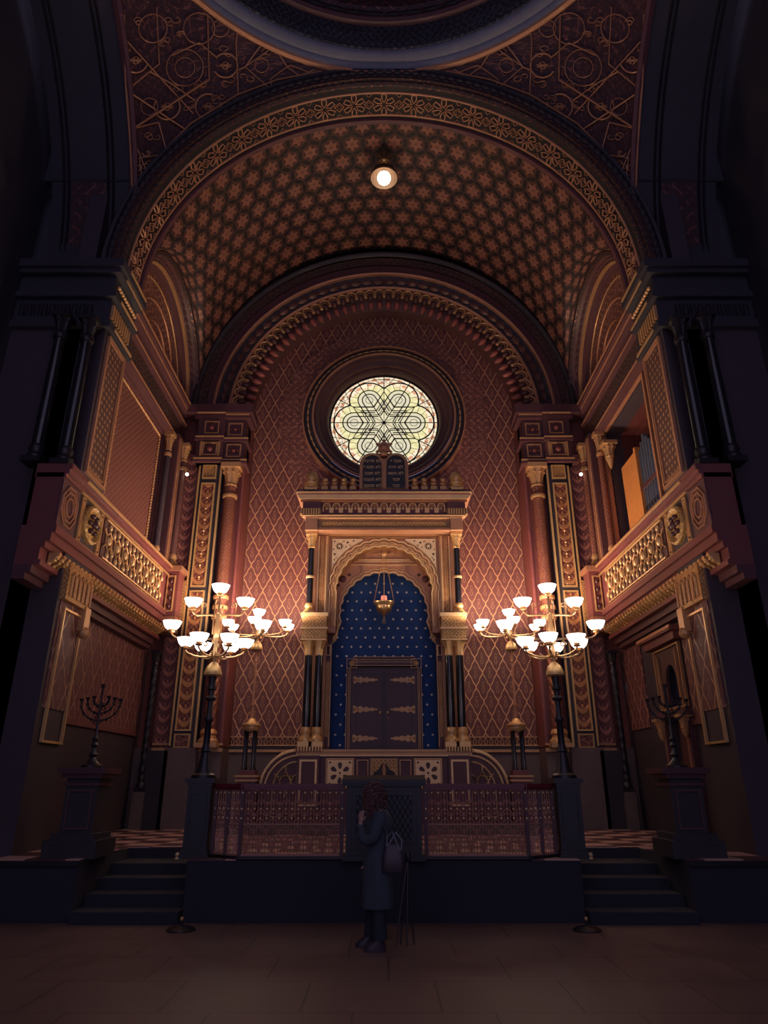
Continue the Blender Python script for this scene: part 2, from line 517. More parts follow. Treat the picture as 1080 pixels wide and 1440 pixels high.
# ---- rose window
def ring_y(m, prof, zc=11.2, n=96): m.arc(prof, zc, 0, 2*pi, n)
wroot=thing('window_1',None,None,(0,17.2,11.2)); wroot['kind']='structure'
gl=M(); o=len(gl.v)
gl.v.append((0,0,0)); NN=96
for i in range(NN): gl.v.append((1.6*cos(2*pi*i/NN),0,1.6*sin(2*pi*i/NN)))
for i in range(NN): gl.face((0,1+i,1+(i+1)%NN))
g=obj('glass',gl,'stained_glass'); g.parent=wroot; g.location=(0,0,0)
ld=M(); RW=1.55
def L2(pts,r=.012,closed=False): ld.tube([(x*RW,-.02,z*RW) for x,z in pts],r,6,closed)
for k in range(6):
    a=k*pi/3; c,s_=cos(a),sin(a)
    # petal arcs
    cx,cz=.55*c,.55*s_
    L2([(cx+.37*cos(a+t),cz+.37*sin(a+t)) for t in [(-1.36+2.72*i/24) for i in range(25)]],.022)
    for rr in (.13,.21):
        L2([(cx+rr*cos(a+t),cz+rr*sin(a+t)) for t in [(-pi/2+pi*i/16) for i in range(17)]],.017)
        for sg in(-1,1):
            nx,nz=-s_*rr*sg,c*rr*sg
            L2([(cx+nx,cz+nz),(nx+c*.10*rr/.13,nz+s_*.10*rr/.13)],.017)
    for rr in (.07,): L2([(cx+rr*cos(t),cz+rr*sin(t)) for t in [2*pi*i/16 for i in range(16)]],.008,True)
    L2([(0,0),(c,s_)],.015)
    # fan glazing
    for j in range(-3,4):
        t=a+j*.42; L2([(cx+.22*cos(t),cz+.22*sin(t)),(cx+.36*cos(t),cz+.36*sin(t))],.007)
    # star tips
    b=a+pi/6
    for q,th in ((.66,.022),(.50,.016),(.33,.014)):
        tip=(q*cos(b),q*sin(b)); vl=(q*.577*cos(b-pi/6),q*.577*sin(b-pi/6)); vr=(q*.577*cos(b+pi/6),q*.577*sin(b+pi/6))
        L2([vl,tip,vr],th)
    L2([(0,0),(.66*cos(b),.66*sin(b))],.008)
    L2([(.66*cos(b),.66*sin(b)),(.98*cos(b),.98*sin(b))],.014)
    for dd in(-1,1):
        L2([(.80*cos(b+dd*.10),.80*sin(b+dd*.10)),(.98*cos(b+dd*.2),.98*sin(b+dd*.2))],.008)
    for j in range(3):
        q=.88; L2([(q*cos(b+(j-1)*.09)+.04*cos(t),q*sin(b+(j-1)*.09)+.04*sin(t)) for t in [2*pi*i/10 for i in range(10)]],.006,True)
for k in range(60):
    a=k*2*pi/60; L2([(.93*cos(a),.93*sin(a)),(1.0*cos(a),1.0*sin(a))],.005)
L2([(.93*cos(t),.93*sin(t)) for t in [2*pi*i/72 for i in range(72)]],.010,True)
L2([(.995*cos(t),.995*sin(t)) for t in [2*pi*i/72 for i in range(72)]],.03,True)
g=obj('leading',ld,'lead'); g.parent=wroot; g.location=(0,0,0)
m=M(); ring_y(m,[(1.56,17.25),(1.56,17.0),(1.62,16.93),(1.70,16.93),(1.72,16.85),(1.80,16.83),(1.86,16.74),(1.93,16.74),(1.96,16.70)])
part('window_frame',m,'brown',wroot,True)
m=M(); ring_y(m,[(1.96,16.72),(1.97,16.66),(2.01,16.66),(2.02,16.72)]); ring_y(m,[(2.24,16.78),(2.25,16.73),(2.29,16.73),(2.30,16.95)]); ring_y(m,[(1.70,16.93),(1.705,16.90),(1.725,16.90),(1.73,16.93)])
part('window_frame',m,'copper_strap',wroot,True,label='gilt ring of the window frame')
m=M(); ring_y(m,[(2.02,16.74),(2.24,16.80)]); part('window_frame',m,'dark',wroot,True,label='dark beaded ring of the frame')
m=M(); m.beads(lambda t:(2.13*cos(2*pi*t),16.75,11.2+2.13*sin(2*pi*t)),64,.026,True,.2)
part('bead_ring',m,'gold',wroot,True)
lob=[]
for i in range(240):
    t=2*pi*i/240; lob.append(((2.92+.06*abs(sin(15*t)))*cos(t),11.2+(2.92+.06*abs(sin(15*t)))*sin(t)))
m=plate([lob,circ(0,11.2,2.28,72)],16.94,YB,bevel=0.0)
part('arabesque_surround',m,'arab_ring',wroot)
# ---- back arch (horseshoe with scallops)
ba=thing('scalloped_arch','wide back arch with knobbly scalloped inner edge around the round window','arch',(0,16.4,ZC))
def arch_part(name,prof,mat_,r0=0,n=84,zc=ZC,parent=ba,a0=0,a1=pi,label=None,ez=1.0):
    m=M(); m.arc(prof,zc,a0,a1,n,ez=ez); return part(name,m,mat_,parent,True,label=label)
arch_part('outer_band',[(5.95,16.2),(5.22,16.2),(5.22,16.12)],'band_red',ez=1.035,label='red patterned outer band')
arch_part('outer_roll',[(5.24,16.12),(5.21,16.05),(5.14,16.02),(5.08,16.05),(5.06,16.1)],'dark',ez=1.03)
arch_part('dark_band',[(5.08,16.12),(4.86,16.16),(4.86,16.2)],'arab_dark',ez=1.02)
arch_part('gilt_fillet',[(4.66,16.25),(4.66,16.12),(4.62,16.10),(4.58,16.12),(4.58,16.25)],'copper_strap',label='gilt moulding')
arch_part('dark_band',[(4.90,16.2),(4.66,16.22)],'plum',ez=1.01)
arch_part('bead_band',[(4.58,16.22),(4.28,16.36),(4.28,16.4)],'dark')
m=M(); m.beads(lambda t:(4.43*cos(pi*t),16.27,ZC+4.43*sin(pi*t)),42,.11,False,.2)
part('bead_row',m,'brown',ba,True)
arch_part('gilt_fillet',[(4.28,16.42),(4.28,16.28),(4.24,16.26),(4.20,16.28),(4.20,16.42)],'copper_strap')
arch_part('inner_band',[(4.22,16.38),(4.02,16.42),(4.02,16.5)],'plum')
arch_part('inner_soffit',[(4.05,16.50),(3.92,16.6),(3.74,16.75),(3.70,17.05)],'brown')
# one scallop: gilt horseshoe moulding, dark cup, red knob below
sc=M(); w=.15
sc.tube([(w*1.02*cos(t),0,w*1.1*sin(t)) for t in [(-.35+(pi+.7)*i/14) for i in range(15)]],.030,6)
sc.tube([(w*.66*cos(t),.02,w*.74*sin(t)) for t in [(-.3+(pi+.6)*i/12) for i in range(13)]],.013,5)
scm=mk('scallop',sc,1); scm.materials.append(MT['gold_dull'])
kn=M(); kn.ball((0,.03,-.02),.075,8,6,sz=1.1); knm=mk('knob',kn,1); knm.materials.append(MT['brown'])
pn=M(); pn.lathe([(.001,-.17),(.05,-.13),(.085,-.05),(.075,.03),(.03,.07)],(0,.16,-.12),8); pnm=mk('pendant',pn,1); pnm.materials.append(MT['gold_red'])
for q in (scm,knm,pnm):
    for p in q.polygons: p.use_smooth=True
NS=46
for k in range(NS):
    a=pi*(k+.5)/NS; r=3.98
    o=bpy.data.objects.new('scallop',scm); C.objects.link(o); o.parent=ba
    o.location=(r*cos(a),16.34-16.4,r*sin(a)); o.rotation_euler=(0,pi/2-a,0); o.scale=(.98,1.1,1.3)
    for q,nm in((knm,'knob'),(pnm,'pendant')):
        c=bpy.data.objects.new(nm,q); C.objects.link(c); c.parent=o
# ---- masses behind the back arch
for s,nm in ((1,'right'),(-1,'left')):
    SIDE[0]=s
    m=M(); m.box(3.66,5.75,16.35,17.3,0,ZC); struct('wall_back_'+nm,m,'red_paint')
    m=M(); m.box(3.64,5.7,16.18,17.0,FZ-.3,2.36); struct('baseboard_'+nm,m,'dado')
    m=M(); m.box(3.62,5.2,16.12,16.2,2.28,2.36); m.box(3.62,5.2,16.14,16.2,2.42,2.46); struct('trim_4',m,'gold_dull')
SIDE[0]=1
m=M(); m.arc([(3.66,17.05),(3.66,17.4),(6.6,17.4),(6.6,16.2),(5.4,16.2)],ZC,0,pi,60); struct('wall_over_arch',m,'dark_side')
# ---- vault
VY0,VY1=11.3,16.2
def cross(y):
    d=2.45**2-(y-13.8)**2
    return ZC+sqrt(d) if d>0 else ZC-1
def vz(ph,y):
    z=ZC+5.6*sin(ph); c=cross(y); k=.28*min(1,5*sin(ph))+.001
    return .5*(z+c+sqrt((z-c)**2+k*k)) if c>ZC-1 else z
m=M()
def vf(a,b):
    ph=pi*a; y=VY0+(VY1-VY0)*b
    # edges of the penetration are kept smooth
    return (-BH*cos(ph),y,vz(ph,y))
m.grid(vf,150,64,lambda a,b:((a-.5)*16.9,(VY0+(VY1-VY0)*b)-13.0))
struct('ceiling',m,'star_vault',True)
m=M(); m.arc([(5.05,11.3),(5.05,11.34),(6.9,11.34)],ZC,0,pi,60); struct('light_stop_ring',m,'dark')  # unseen ring plate, added to keep world light from leaking past the vault edge
# back edge band between vault and arch is the outer_band
# ---- front arch
fa=thing('front_arch','great front arch with a gilt flower band along its underside','arch',(0,10.8,10.9))
FC=10.9
def fpart(name,prof,mat_,label=None,n=90): return arch_part(name,prof,mat_,0,n,FC,fa,label=label)
fpart('outer_moulding',[(5.46,10.52),(5.46,10.40),(5.42,10.36),(5.37,10.38),(5.35,10.44)],'dark')
fpart('outer_band',[(5.36,10.44),(5.26,10.42),(5.22,10.48)],'brown')
m=M(); m.beads(lambda t:(5.28*cos(pi*t),10.40,FC+5.28*sin(pi*t)),84,.055,False,.3)
part('bead_row',m,'dark',fa,True)
fpart('inner_moulding',[(5.24,10.5),(5.20,10.42),(5.14,10.42),(5.12,10.47),(5.08,10.47),(5.04,10.52),(5.04,10.56)],'arab_dark')
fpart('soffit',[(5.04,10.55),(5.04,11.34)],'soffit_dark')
fpart('inner_lip',[(5.06,11.30),(4.97,11.32),(4.97,11.42),(5.06,11.46),(5.3,11.46)],'plum')
fpart('gilt_fillet',[(5.035,10.66),(5.01,10.67),(5.01,10.70),(5.035,10.71)],'copper_strap',label='gilt edge line')
fpart('gilt_fillet',[(5.035,11.20),(5.01,11.21),(5.01,11.24),(5.035,11.25)],'copper_strap')
# flowers on the soffit
fm=M()
def onsof(s,t,r=5.02):
    a=pi/2-s/5.04; return (r*cos(a),10.955+t,FC+r*sin(a))
def sofl(pts,r=.014,closed=False): fm.tube([onsof(*p) for p in pts],r,5,closed)
NF=23; PF=.68
for k in range(NF):
    s0=(k-NF//2)*PF
    for j in range(6):
        a=j*pi/3+pi/6
        c0=(s0+.05*cos(a-.35),.05*sin(a-.35))
        R=.235; q=[(s0+.05*cos(a),.05*sin(a)),(s0+.15*cos(a-.36),.15*sin(a-.36)),(s0+.25*cos(a-.20),.25*sin(a-.20)),(s0+.25*cos(a+.20),.25*sin(a+.20)),(s0+.15*cos(a+.36),.15*sin(a+.36))]
        sofl(q,.018,True)
    s1=s0+PF/2
    if k<NF-1:
        sofl([(s1-.11,0),(s1,.11),(s1+.11,0),(s1,-.11)],.015,True)
        sofl([(s1-.055,0),(s1,.055),(s1+.055,0),(s1,-.055)],.007,True)
        for t in(-1,1): sofl([(s1-.06,t*.235),(s1,t*.17),(s1+.06,t*.235)],.008)
part('flower_band',fm,'copper_strap',fa)
# ---- hall: pendentives, side arches, dome
SX_,SCY,SCZ,SR = 5.05,5.10,10.87,7.64
def on_sphere(px,py,lift=.03):
    dx,dz=ray(px,py)
    # camera ray t*(dx,1,dz) from (0,0,EYE)
    a=dx*dx+1+dz*dz; b=-2*(SCY+dz*(SCZ-EYE)); c=SCY**2+(SCZ-EYE)**2-(SR-lift)**2
    t=(-b+sqrt(b*b-4*a*c))/(2*a); return (t*dx,t,EYE+t*dz)
for s,nm in((1,'right'),(-1,'left')):
    SIDE[0]=s
    # surface between the front arch plane Y=10.5, the side plane X=5.05 and the ring z=16.27
    m=M()
    rings=[]
    def pf(a,b):
        z=10.9+(16.28-10.9)*b
        r=sqrt(SR**2-(z-SCZ)**2)
        y=min(10.5,SCY+r); a_front=math.asin(max(-1,min(1,sqrt(max(0,r*r-5.4**2))/r)))       # angle from +y axis... x/r
        x1=SX_; a_side=math.asin(min(1,x1/r))
        t=a_front+(a_side-a_front)*a
        return (r*sin(t),SCY+r*cos(t),z)
    m.grid(pf,24,40,lambda a,b:(a*5,b*7))
    pd=thing('pendentive',('dark red pendentive with gilt strapwork at the upper %s, beside the dome ring'%nm),'pendentive',(s*4.2,9.5,13))
    part('field',m,'pend_field',pd,True)
    st=M()
    def PX(x,y): return on_sphere(x if x>540 else 1080-x, y)
    def S(pts,r=.016,closed=False): st.tube([PX(*p) for p in pts],r,6,closed)
    def SC_(cx,cy,rr,a0=0,a1=360,r=.016,ys=1.0): S([(cx+rr*cos(R_(a0+(a1-a0)*i/20)),cy-rr*ys*sin(R_(a0+(a1-a0)*i/20))) for i in range(21)],r)
    # border lines (traced on the right hand pendentive)
    S([(893,280),(897,200),(903,120),(906,20)],.022)
    S([(892,278),(860,222),(812,174),(746,133),(690,112),(628,100)],.018)
    S([(704,60),(650,90),(600,100),(565,103)],.03)
    # large straps
    S([(745,134),(748,60),(742,10)]); S([(700,125),(735,94),(704,72)]); S([(735,94),(745,98)])
    S([(788,20),(786,112),(893,181)],.018); S([(812,187),(900,128)],.016); S([(808,160),(903,56)],.014) 
    S([(843,222),(857,172)],.014); S([(857,172),(893,181)],.012); S([(845,217),(884,222),(880,252)],.012); S([(893,195),(874,240)],.012)
    S([(860,10),(856,90),(903,128)],.014)
    SC_(763,92,17,40,330,.018); S([(776,80),(800,60),(838,78)],.014)
    SC_(787,150,18,-200,110,.016); SC_(845,150,18,-210,30,.016); SC_(889,85,17,-160,60,.016)
    S([(830,140),(812,128),(788,112)],.016); S([(805,142),(838,118),(870,100)],.016)
    SC_(820,95,26,0,360,.010); SC_(820,95,14,0,360,.008)
    S([(697,127),(700,112),(685,100),(672,92),(655,98),(640,104)],.016); S([(735,94),(712,62),(690,72),(676,94),(660,106),(645,102),(638,98)],.016)
    SC_(712,92,10,0,360,.009); S([(650,104),(640,98),(632,104),(640,110)],.010)
    SC_(870,150,12,0,360,.008); SC_(800,40,22,0,360,.010); SC_(865,40,20,0,360,.010); SC_(770,40,12,0,360,.008)
    for (cx,cy) in ((787,150),(845,150),(889,85),(763,92)):
        for k in range(8):
            a=k*pi/4+.3; S([(cx,cy),(cx+9*cos(a),cy+4*sin(a))],.010)
        SC_(cx,cy,5,0,360,.007)
    rq=random.Random(11)
    for (cx,cy) in ((733,110),(760,115),(770,140),(815,150),(866,190),(880,215),(868,235),(885,240),(820,50),(845,60),(880,30),(800,120),(725,40),(760,70),(700,70),(720,20),(830,120),(838,30)):
        for k in range(3):
            a=rq.uniform(0,6.3); R=rq.uniform(5,8); ox_,oy_=cx+R*cos(a),cy+R*.8*sin(a)
            S([(ox_+R*(1-i/22)*cos(a+pi+i*.33),oy_+R*.8*(1-i/22)*sin(a+pi+i*.33)) for i in range(16)],.008)
    part('strapwork',st,'copper_strap',pd,True)
    # side arch soffit and wall of the hall
    m=M(); rr=sqrt(SR**2-SX_**2)
    m.arc([(rr,SX_),(rr,SX_+1.7)],SCZ,0,R_(75),30,xc=SCY,axis='x'); 
    sa=thing('side_arch','dark underside of the hall side arch at the upper %s edge'%nm,'arch',(s*5.8,9.5,12))
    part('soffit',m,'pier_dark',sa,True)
    m=M(); m.arc([(rr+.0,SX_-.05),(rr-.08,SX_-.06),(rr-.12,SX_),(rr-.08,SX_+.1)],SCZ,0,R_(75),30,xc=SCY,axis='x'); part('edge_moulding',m,'plum',sa,True)
    m=M()
    for d in (.45,.55,1.35,1.45): m.arc([(rr,SX_+d-.03),(rr-.04,SX_+d),(rr,SX_+d+.03)],SCZ,R_(5),R_(75),30,xc=SCY,axis='x')
    part('panel_moulding',m,'iron_dark',sa,True)
    m=M(); m.arc([(rr-.015,SX_+.6),(rr-.015,SX_+1.3)],SCZ,R_(4),R_(22),12,xc=SCY,axis='x'); part('patterned_panel',m,'pend_field',sa,True)
    m=M(); m.box(6.9,7.3,-2,10.6,0,22); struct('wall_'+nm+'_hall',m,'pier_dark')
    m=M(); m.box(SX_-.0,7.2,10.4,11.5,13.0,22); m.box(5.2,7.2,10.76,11.5,10.5,13.2); struct('wall_'+nm+'_over_pier',m,'pier_dark')
SIDE[0]=1
# dome ring + drum + cap
dm=thing('dome','grey patterned ring and dark drum of the dome at the top','dome',(0,SCY,16.3))
def ringz(name,prof,mat_,label=None,a0=0,a1=2*pi):
    m=M(); m.arc(prof,SCY,a0,a1,96,xc=0,axis='z'); return part(name,m,mat_,dm,True,label=label)
ringz('base_moulding',[(5.46,16.24),(5.40,16.20),(5.33,16.22),(5.30,16.28)],'copper_strap',label='thin gilt line under the ring')
ringz('cornice',[(5.30,16.26),(5.24,16.30),(5.22,16.36),(5.10,16.38),(5.05,16.44),(5.03,16.50)],'ring_grey')
mat('ring_pat',DARK,fn=two(arab(20,.2),(.02,.02,.026),(.13,.14,.19)),bump=.01)
ringz('patterned_band',[(5.04,16.50),(5.00,16.52),(4.86,16.9),(4.86,17.0)],'ring_pat')
ringz('cornice',[(4.88,17.0),(4.76,17.02),(4.72,17.1),(4.74,17.15)],'plum')
ringz('drum',[(4.74,17.15),(4.72,17.3),(4.66,17.35),(4.66,18.3),(4.6,18.4)],'pend_field')
ringz('cap',[(4.6,18.4),(4.45,19.5),(3.9,20.8),(3.0,21.8),(1.6,22.5),(.01,22.7)],'pend_field')
m=M(); m.beads(lambda t:(4.72*cos(2*pi*t),SCY+4.72*sin(2*pi*t),17.2),72,.05,True)
part('bead_row',m,'iron_dark',dm,True)

# ================================================================== SIDE WALLS of the bay
def capital(m, x,y,z, r, h, sq_=True):
    """bell capital with abacus, base at z"""
    m.lathe([(r*1.0,0),(r*1.18,h*.06),(r*1.0,h*.12),(r*1.05,h*.2),(r*1.3,h*.5),(r*1.75,h*.8)],(x,y,z),16,flute=.14,nfl=8)
    m.box(x-r*1.75,x+r*1.75,y-r*1.75,y+r*1.75,z+h*.8,z+h)
    for k in range(8):
        a=k*pi/4+pi/8; m.ball((x+r*1.45*cos(a),y+r*1.45*sin(a),z+h*.62),r*.28,6,4)
def base(m,x,y,z,r,h):
    m.box(x-r*1.6,x+r*1.6,y-r*1.6,y+r*1.6,z,z+h*.25)
    m.lathe([(r*1.5,h*.25),(r*1.55,h*.35),(r*1.4,h*.45),(r*1.15,h*.52),(r*1.1,h*.65),(r*1.3,h*.75),(r*1.2,h*.88),(r,h)],(x,y,z),16)
def column(name,label,group,x,y,z0,z1,r,shaft='black_marble',trimm='gold_dull',rings=(),bh=.35,ch=.5,twist=None):
    t=thing(name,label,'column',(SIDE[0]*x,y,z0),group)
    m=M()
    if twist: 
        m.lathe([(r,z0+bh+(twist-z0-bh)*i/60) for i in range(61)],(x,y,0),24,tw=5.5,flute=.22,nfl=5)
        part('spiral_shaft',m,shaft,t,True); m=M(); m.lathe([(r*.92,twist),(r*.92,z1-ch)],(x,y,0),20,uvr=r)
    else: m.lathe([(r,z0+bh),(r*.97,(z0+z1)/2),(r*.9,z1-ch)],(x,y,0),20,uvr=r)
    part('shaft',m,shaft,t,True)
    m=M(); capital(m,x,y,z1-ch,r*.92,ch); part('capital',m,trimm,t,True)
    m=M(); base(m,x,y,z0,r,bh); part('base',m,trimm,t,True)
    for z in rings:
        m=M(); m.lathe([(r*.9,-.05),(r*1.15,-.045),(r*1.25,0),(r*1.15,.045),(r*.9,.05)],(x,y,z),20); part('ring',m,trimm,t,True)
    return t
for s,nm in((1,'right'),(-1,'left')):
    SIDE[0]=s; L=(s==-1)
    # solid wall X 5.6.. ; right one has the organ opening and the doorway
    m=M()
    if L:
        m.box(5.6,5.95,10.5,17.2,0,13.6)
    else:
        m.box(5.6,5.95,10.5,12.55,0,13.6); m.box(5.6,5.95,15.2,17.2,0,13.6); m.box(5.6,5.95,12.55,15.2,9.75,13.6)
        m.box(5.6,5.95,12.55,15.2,4.1,6.4); m.box(5.6,5.95,12.55,13.0,0,4.1); m.box(5.6,5.95,13.95,15.2,0,4.1)
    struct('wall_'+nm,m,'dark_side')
    # lower lattice panel sheet
    m=M()
    if L: m.box(5.57,5.6,11.55,16.15,2.72,4.75)
    else: m.box(5.57,5.6,11.55,12.75,2.72,4.75); m.box(5.57,5.6,14.9,16.15,2.72,4.75)
    struct('wall_'+nm+'_lattice',m,'wall_side')
    m=M(); m.box(5.55,5.6,11.5,12.9 if not L else 16.1,2.60,2.72); struct('trim_6',m,'leaf_red')
    m=M(); m.box(5.56,5.6,11.5,16.1,4.62,4.9); struct('trim_7',m,'arab_ring')
    # upper wall facing
    if L:
        m=M(); m.box(5.55,5.6,12.2,15.1,6.5,9.75); struct('wall_left_panel',m,'wall_upper')
        pb=M()
        for (y0,y1,z0,z1) in ((12.35,14.95,6.7,9.6),):
            cs=[(y0,z0),(y0,z1),(y1,z1),(y1,z0),(y0,z0)]
            def bf(t):
                q=min(3,int(t*4)); f=t*4-q; a,b=cs[q],cs[q+1]; return (5.53,a[0]+(b[0]-a[0])*f,a[1]+(b[1]-a[1])*f)
            pb.beads(bf,160,.03,True,.25)
        o=struct('trim_8',pb,'gold_dull',True)
        m=M(); frame_x(m,12.1,15.2,6.45,9.8,5.56,.06,.06); frame_x(m,11.75,15.3,6.3,9.9,5.6,.1,.05); struct('trim_9',m,'plum')
    else:
        m=M(); m.box(5.55,5.6,11.6,12.5,6.4,9.85); m.box(5.55,5.6,15.25,15.6,6.4,9.85); struct('wall_right_panel',m,'studs')
        m=M(); frame_x(m,12.45,15.3,6.35,9.85,5.57,.07,.07); struct('trim_9',m,'copper_strap')
    # entablature over upper zone
    m=M(); 
    for (x0,z0,z1) in ((5.30,9.80,9.92),(5.38,9.92,10.45),(5.28,10.45,10.55),(5.34,10.55,10.8),(5.22,10.8,10.88),(5.15,10.88,11.0)):
        m.box(x0,5.65,11.5,16.2,z0,z1)
    struct('trim_10',m,'plum')
    m=M()
    for (x0,z) in ((5.285,9.86),(5.265,10.50),(5.20,10.84),(5.13,10.99)): m.box(x0,x0+.05,11.5,16.1,z-.02,z+.02)
    struct('trim_11',m,'copper_strap')
    m=M(); m.box(5.36,5.4,11.5,16.1,10.0,10.4); struct('trim_12',m,'arab_dark')
    # lunette
    lt=thing('lunette',('patterned lunette under its side arch, above the %s'%('blind lattice panel on the left' if L else 'organ opening on the right')),'lunette',(s*5.5,13.8,11))
    m=M(); n=40
    pts=[(13.8+2.14*cos(pi*i/n),11.0+2.14*sin(pi*i/n)) for i in range(n+1)]; m.prism(pts,'x',5.52,5.6)
    part('tympanum',m,'arab_ring',lt)
    m=M(); m.arc([(2.12,5.54),(2.12,5.42),(2.20,5.36)],11.0,0,pi,48,xc=13.8,axis='x'); part('reveal',m,'plum',lt,True)
    m=M(); m.arc([(2.20,5.37),(2.19,5.30),(2.24,5.28),(2.27,5.32)],11.0,0,pi,48,xc=13.8,axis='x'); m.arc([(1.92,5.53),(1.93,5.50),(1.96,5.50),(1.97,5.53)],11.0,0,pi,48,xc=13.8,axis='x'); part('gilt_line',m,'gold_dull',lt,True)
    m=M(); m.arc([(2.26,5.34),(2.36,5.16),(2.36,5.10)],11.0,0,pi,48,xc=13.8,axis='x'); part('beaded_reveal',m,'brown',lt,True)
    m=M(); m.arc([(2.35,5.12),(2.37,5.06),(2.44,5.04),(2.50,5.08),(2.52,5.2),(2.5,5.7)],11.0,0,pi,48,xc=13.8,axis='x'); part('outer_moulding',m,'arab_dark',lt,True)
    m=M(); m.beads(lambda t:(5.24,13.8+2.31*cos(pi*t),11+2.31*sin(pi*t)),34,.05,False,.2)
    part('bead_row',m,'plum',lt,True)
    # medallion leaf in the tympanum
    m=M()
    for rr in (.35,.8,1.3): m.arc([(rr,5.52),(rr+.02,5.49),(rr+.05,5.52)],11.15,0,pi,30,xc=13.8,axis='x')
    part('arcs',m,'copper_strap',lt,True)
    # ---- front pier
    fp=thing('front_pier',('massive dark pier under the front arch at the %s edge of the bay'%nm),'pier',(s*6.1,11.0,0))
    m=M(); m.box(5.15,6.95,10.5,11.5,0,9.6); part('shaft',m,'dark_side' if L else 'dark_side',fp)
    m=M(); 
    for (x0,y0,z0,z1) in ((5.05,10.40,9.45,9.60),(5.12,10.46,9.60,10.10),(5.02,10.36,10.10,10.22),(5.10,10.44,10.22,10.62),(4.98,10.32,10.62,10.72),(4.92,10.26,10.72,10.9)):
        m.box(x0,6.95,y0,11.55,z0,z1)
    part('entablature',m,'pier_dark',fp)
    for (x0,z) in ((5.03,9.53),(5.0,10.17),(4.96,10.68),(4.90,10.88)):
        m=M(); m.box(x0,x0+.04,10.62,11.5,z-.025,z+.025); part('gilt_fillet',m,'gold_dull',fp)
    m=M(); m.beads(lambda t:(5.06,10.5+.95*t,10.42),10,.045,False,.3); part('bead_row',m,'gold_dull',fp,True)
    for k in range(9): m=M(); m.box(5.07,5.12,10.5+.1*k,10.56+.1*k,9.7,10.0); part('frieze_block',m,'gold_dull',fp)
    for k in range(10):
        m=M(); m.tube([(5.45+.14*k,10.42,9.7),(5.45+.14*k,10.42,9.95),(5.53+.14*k,10.42,9.95),(5.53+.14*k,10.42,9.72)],.012,4)
        part('fret',m,'iron_dark',fp)
    m=M(); m.box(5.13,5.15,10.72,11.3,6.75,9.3); part('studded_panel',m,'studs',fp)
    m=M(); frame_x(m,10.62,11.42,6.6,9.4,5.15,.05,.05); frame_x(m,10.68,11.35,6.7,9.33,5.14,.02,.03); part('panel_frame',m,'copper_strap',fp)
    m=M(); m.box(5.13,5.15,10.6,11.42,2.7,4.5); part('lower_panel',m,'wall_side' ,fp)
    m=M(); frame_x(m,10.7,11.4,2.2,4.25,5.13,.035,.04); part('lower_panel_frame',m,'gold',fp)
    # arcade blocks under the balcony on the pier
    m=M(); m.box(5.05,5.15,10.55,11.45,4.35,4.95)
    part('arcade_block',m,'arab_gold',fp)
    for k in range(5):
        m=M(); y=10.66+.16*k; m.tube([(5.03,y,4.42),(5.03,y,4.75),(5.03,y+.06,4.83),(5.03,y+.12,4.75),(5.03,y+.12,4.42)],.016,5)
        part('small_arcade',m,'gold_dull',fp)
    m=M(); m.box(5.02,5.16,11.3,11.5,4.0,4.4); m.ball((5.05,11.4,3.98),.1,8,6); part('corbel_capital',m,'gold_dull',fp,True)
    # tall black columns before the pier on the gallery
    for (x,y,w_) in ((5.32,10.22,'inner'),(5.75,10.12,'outer')):
        column('gallery_column','tall black gallery column before the %s pier, the %s of the pair'%(nm,w_),'black gallery columns',x,y,6.5,9.45,.10,'black_marble','iron_dark',rings=(9.0,),ch=.4)
    # ---- balcony
    bl=thing('balcony_parapet','gilded balcony front with openwork grille and round boss along the %s wall'%nm,'balcony',(s*5.2,13,5))
    X0=5.10
    m=M(); m.box(X0+.06,5.6,10.0,15.6,5.30,6.30); part('parapet_body',m,'red_paint',bl)
    m=M()
    for (x0,z0,z1) in ((X0-.06,6.36,6.46),(X0-.02,6.28,6.36),(X0+.02,6.22,6.28)): m.box(x0,5.62,10.0,15.62,z0,z1)
    part('handrail',m,'red_paint',bl)
    for (xa,za,zb_) in ((-.08,6.385,6.425),(-.01,6.20,6.225),(-.01,5.36,5.385)):
        m=M(); m.box(X0+xa,X0+xa+.04,10.6,15.6,za,zb_); part('gilt_fillet',m,'gold',bl)
    m=M()
    for (x0,z0,z1) in ((X0-.03,5.24,5.36),(X0+.03,5.10,5.24),(X0+.10,5.00,5.10)): m.box(x0,5.62,9.9,15.75,z0,z1)
    part('lower_moulding',m,'red_paint',bl)
    # grille
    gb=M(); gb.box(X0+.035,X0+.06,11.75,15.15,5.42,6.18); part('grille_ground',gb,'brown',bl)
    gr=M()
    def gl2(pts,r=.018,closed=False): gr.tube([(X0+.01,y,z) for y,z in pts],r,5,closed)
    for i in range(8):
        y=11.98+.42*i
        for zc_,o_ in ((5.80,0),):
            gl2([(y+.15*cos(pi*k/3+pi/6),zc_+.17*sin(pi*k/3+pi/6)) for k in range(6)],.02,True)
            for k in range(6):
                a=pi*k/3+pi/6; gl2([(y+.15*cos(a),zc_+.17*sin(a)),(y+.27*cos(a),zc_+.36*sin(a))],.016)
        gl2([(y+.21,5.42),(y+.21,5.56),(y+.12,5.66)],.016); gl2([(y+.21,6.18),(y+.21,6.04)],.016)
    gl2([(11.78,5.44),(15.12,5.44)],.02); gl2([(11.78,6.16),(15.12,6.16)],.02)
    part('grille',gr,'iron_dark' if False else 'gold_dull',bl)
    for i in range(8):
        y=11.98+.42*i
        for dy,dz,rb in ((0,0,.055),(.21,.19,.04),(.21,-.19,.04),(.0,.27,.04),(.0,-.27,.04)):
            bs=M(); bs.ball((X0+.012,y+dy,5.8+dz),rb,8,6,sz=1.65); part('gilt_boss',bs,'gold_light',bl,True)
    # medallion
    m=M(); YM,ZM=11.17,5.82
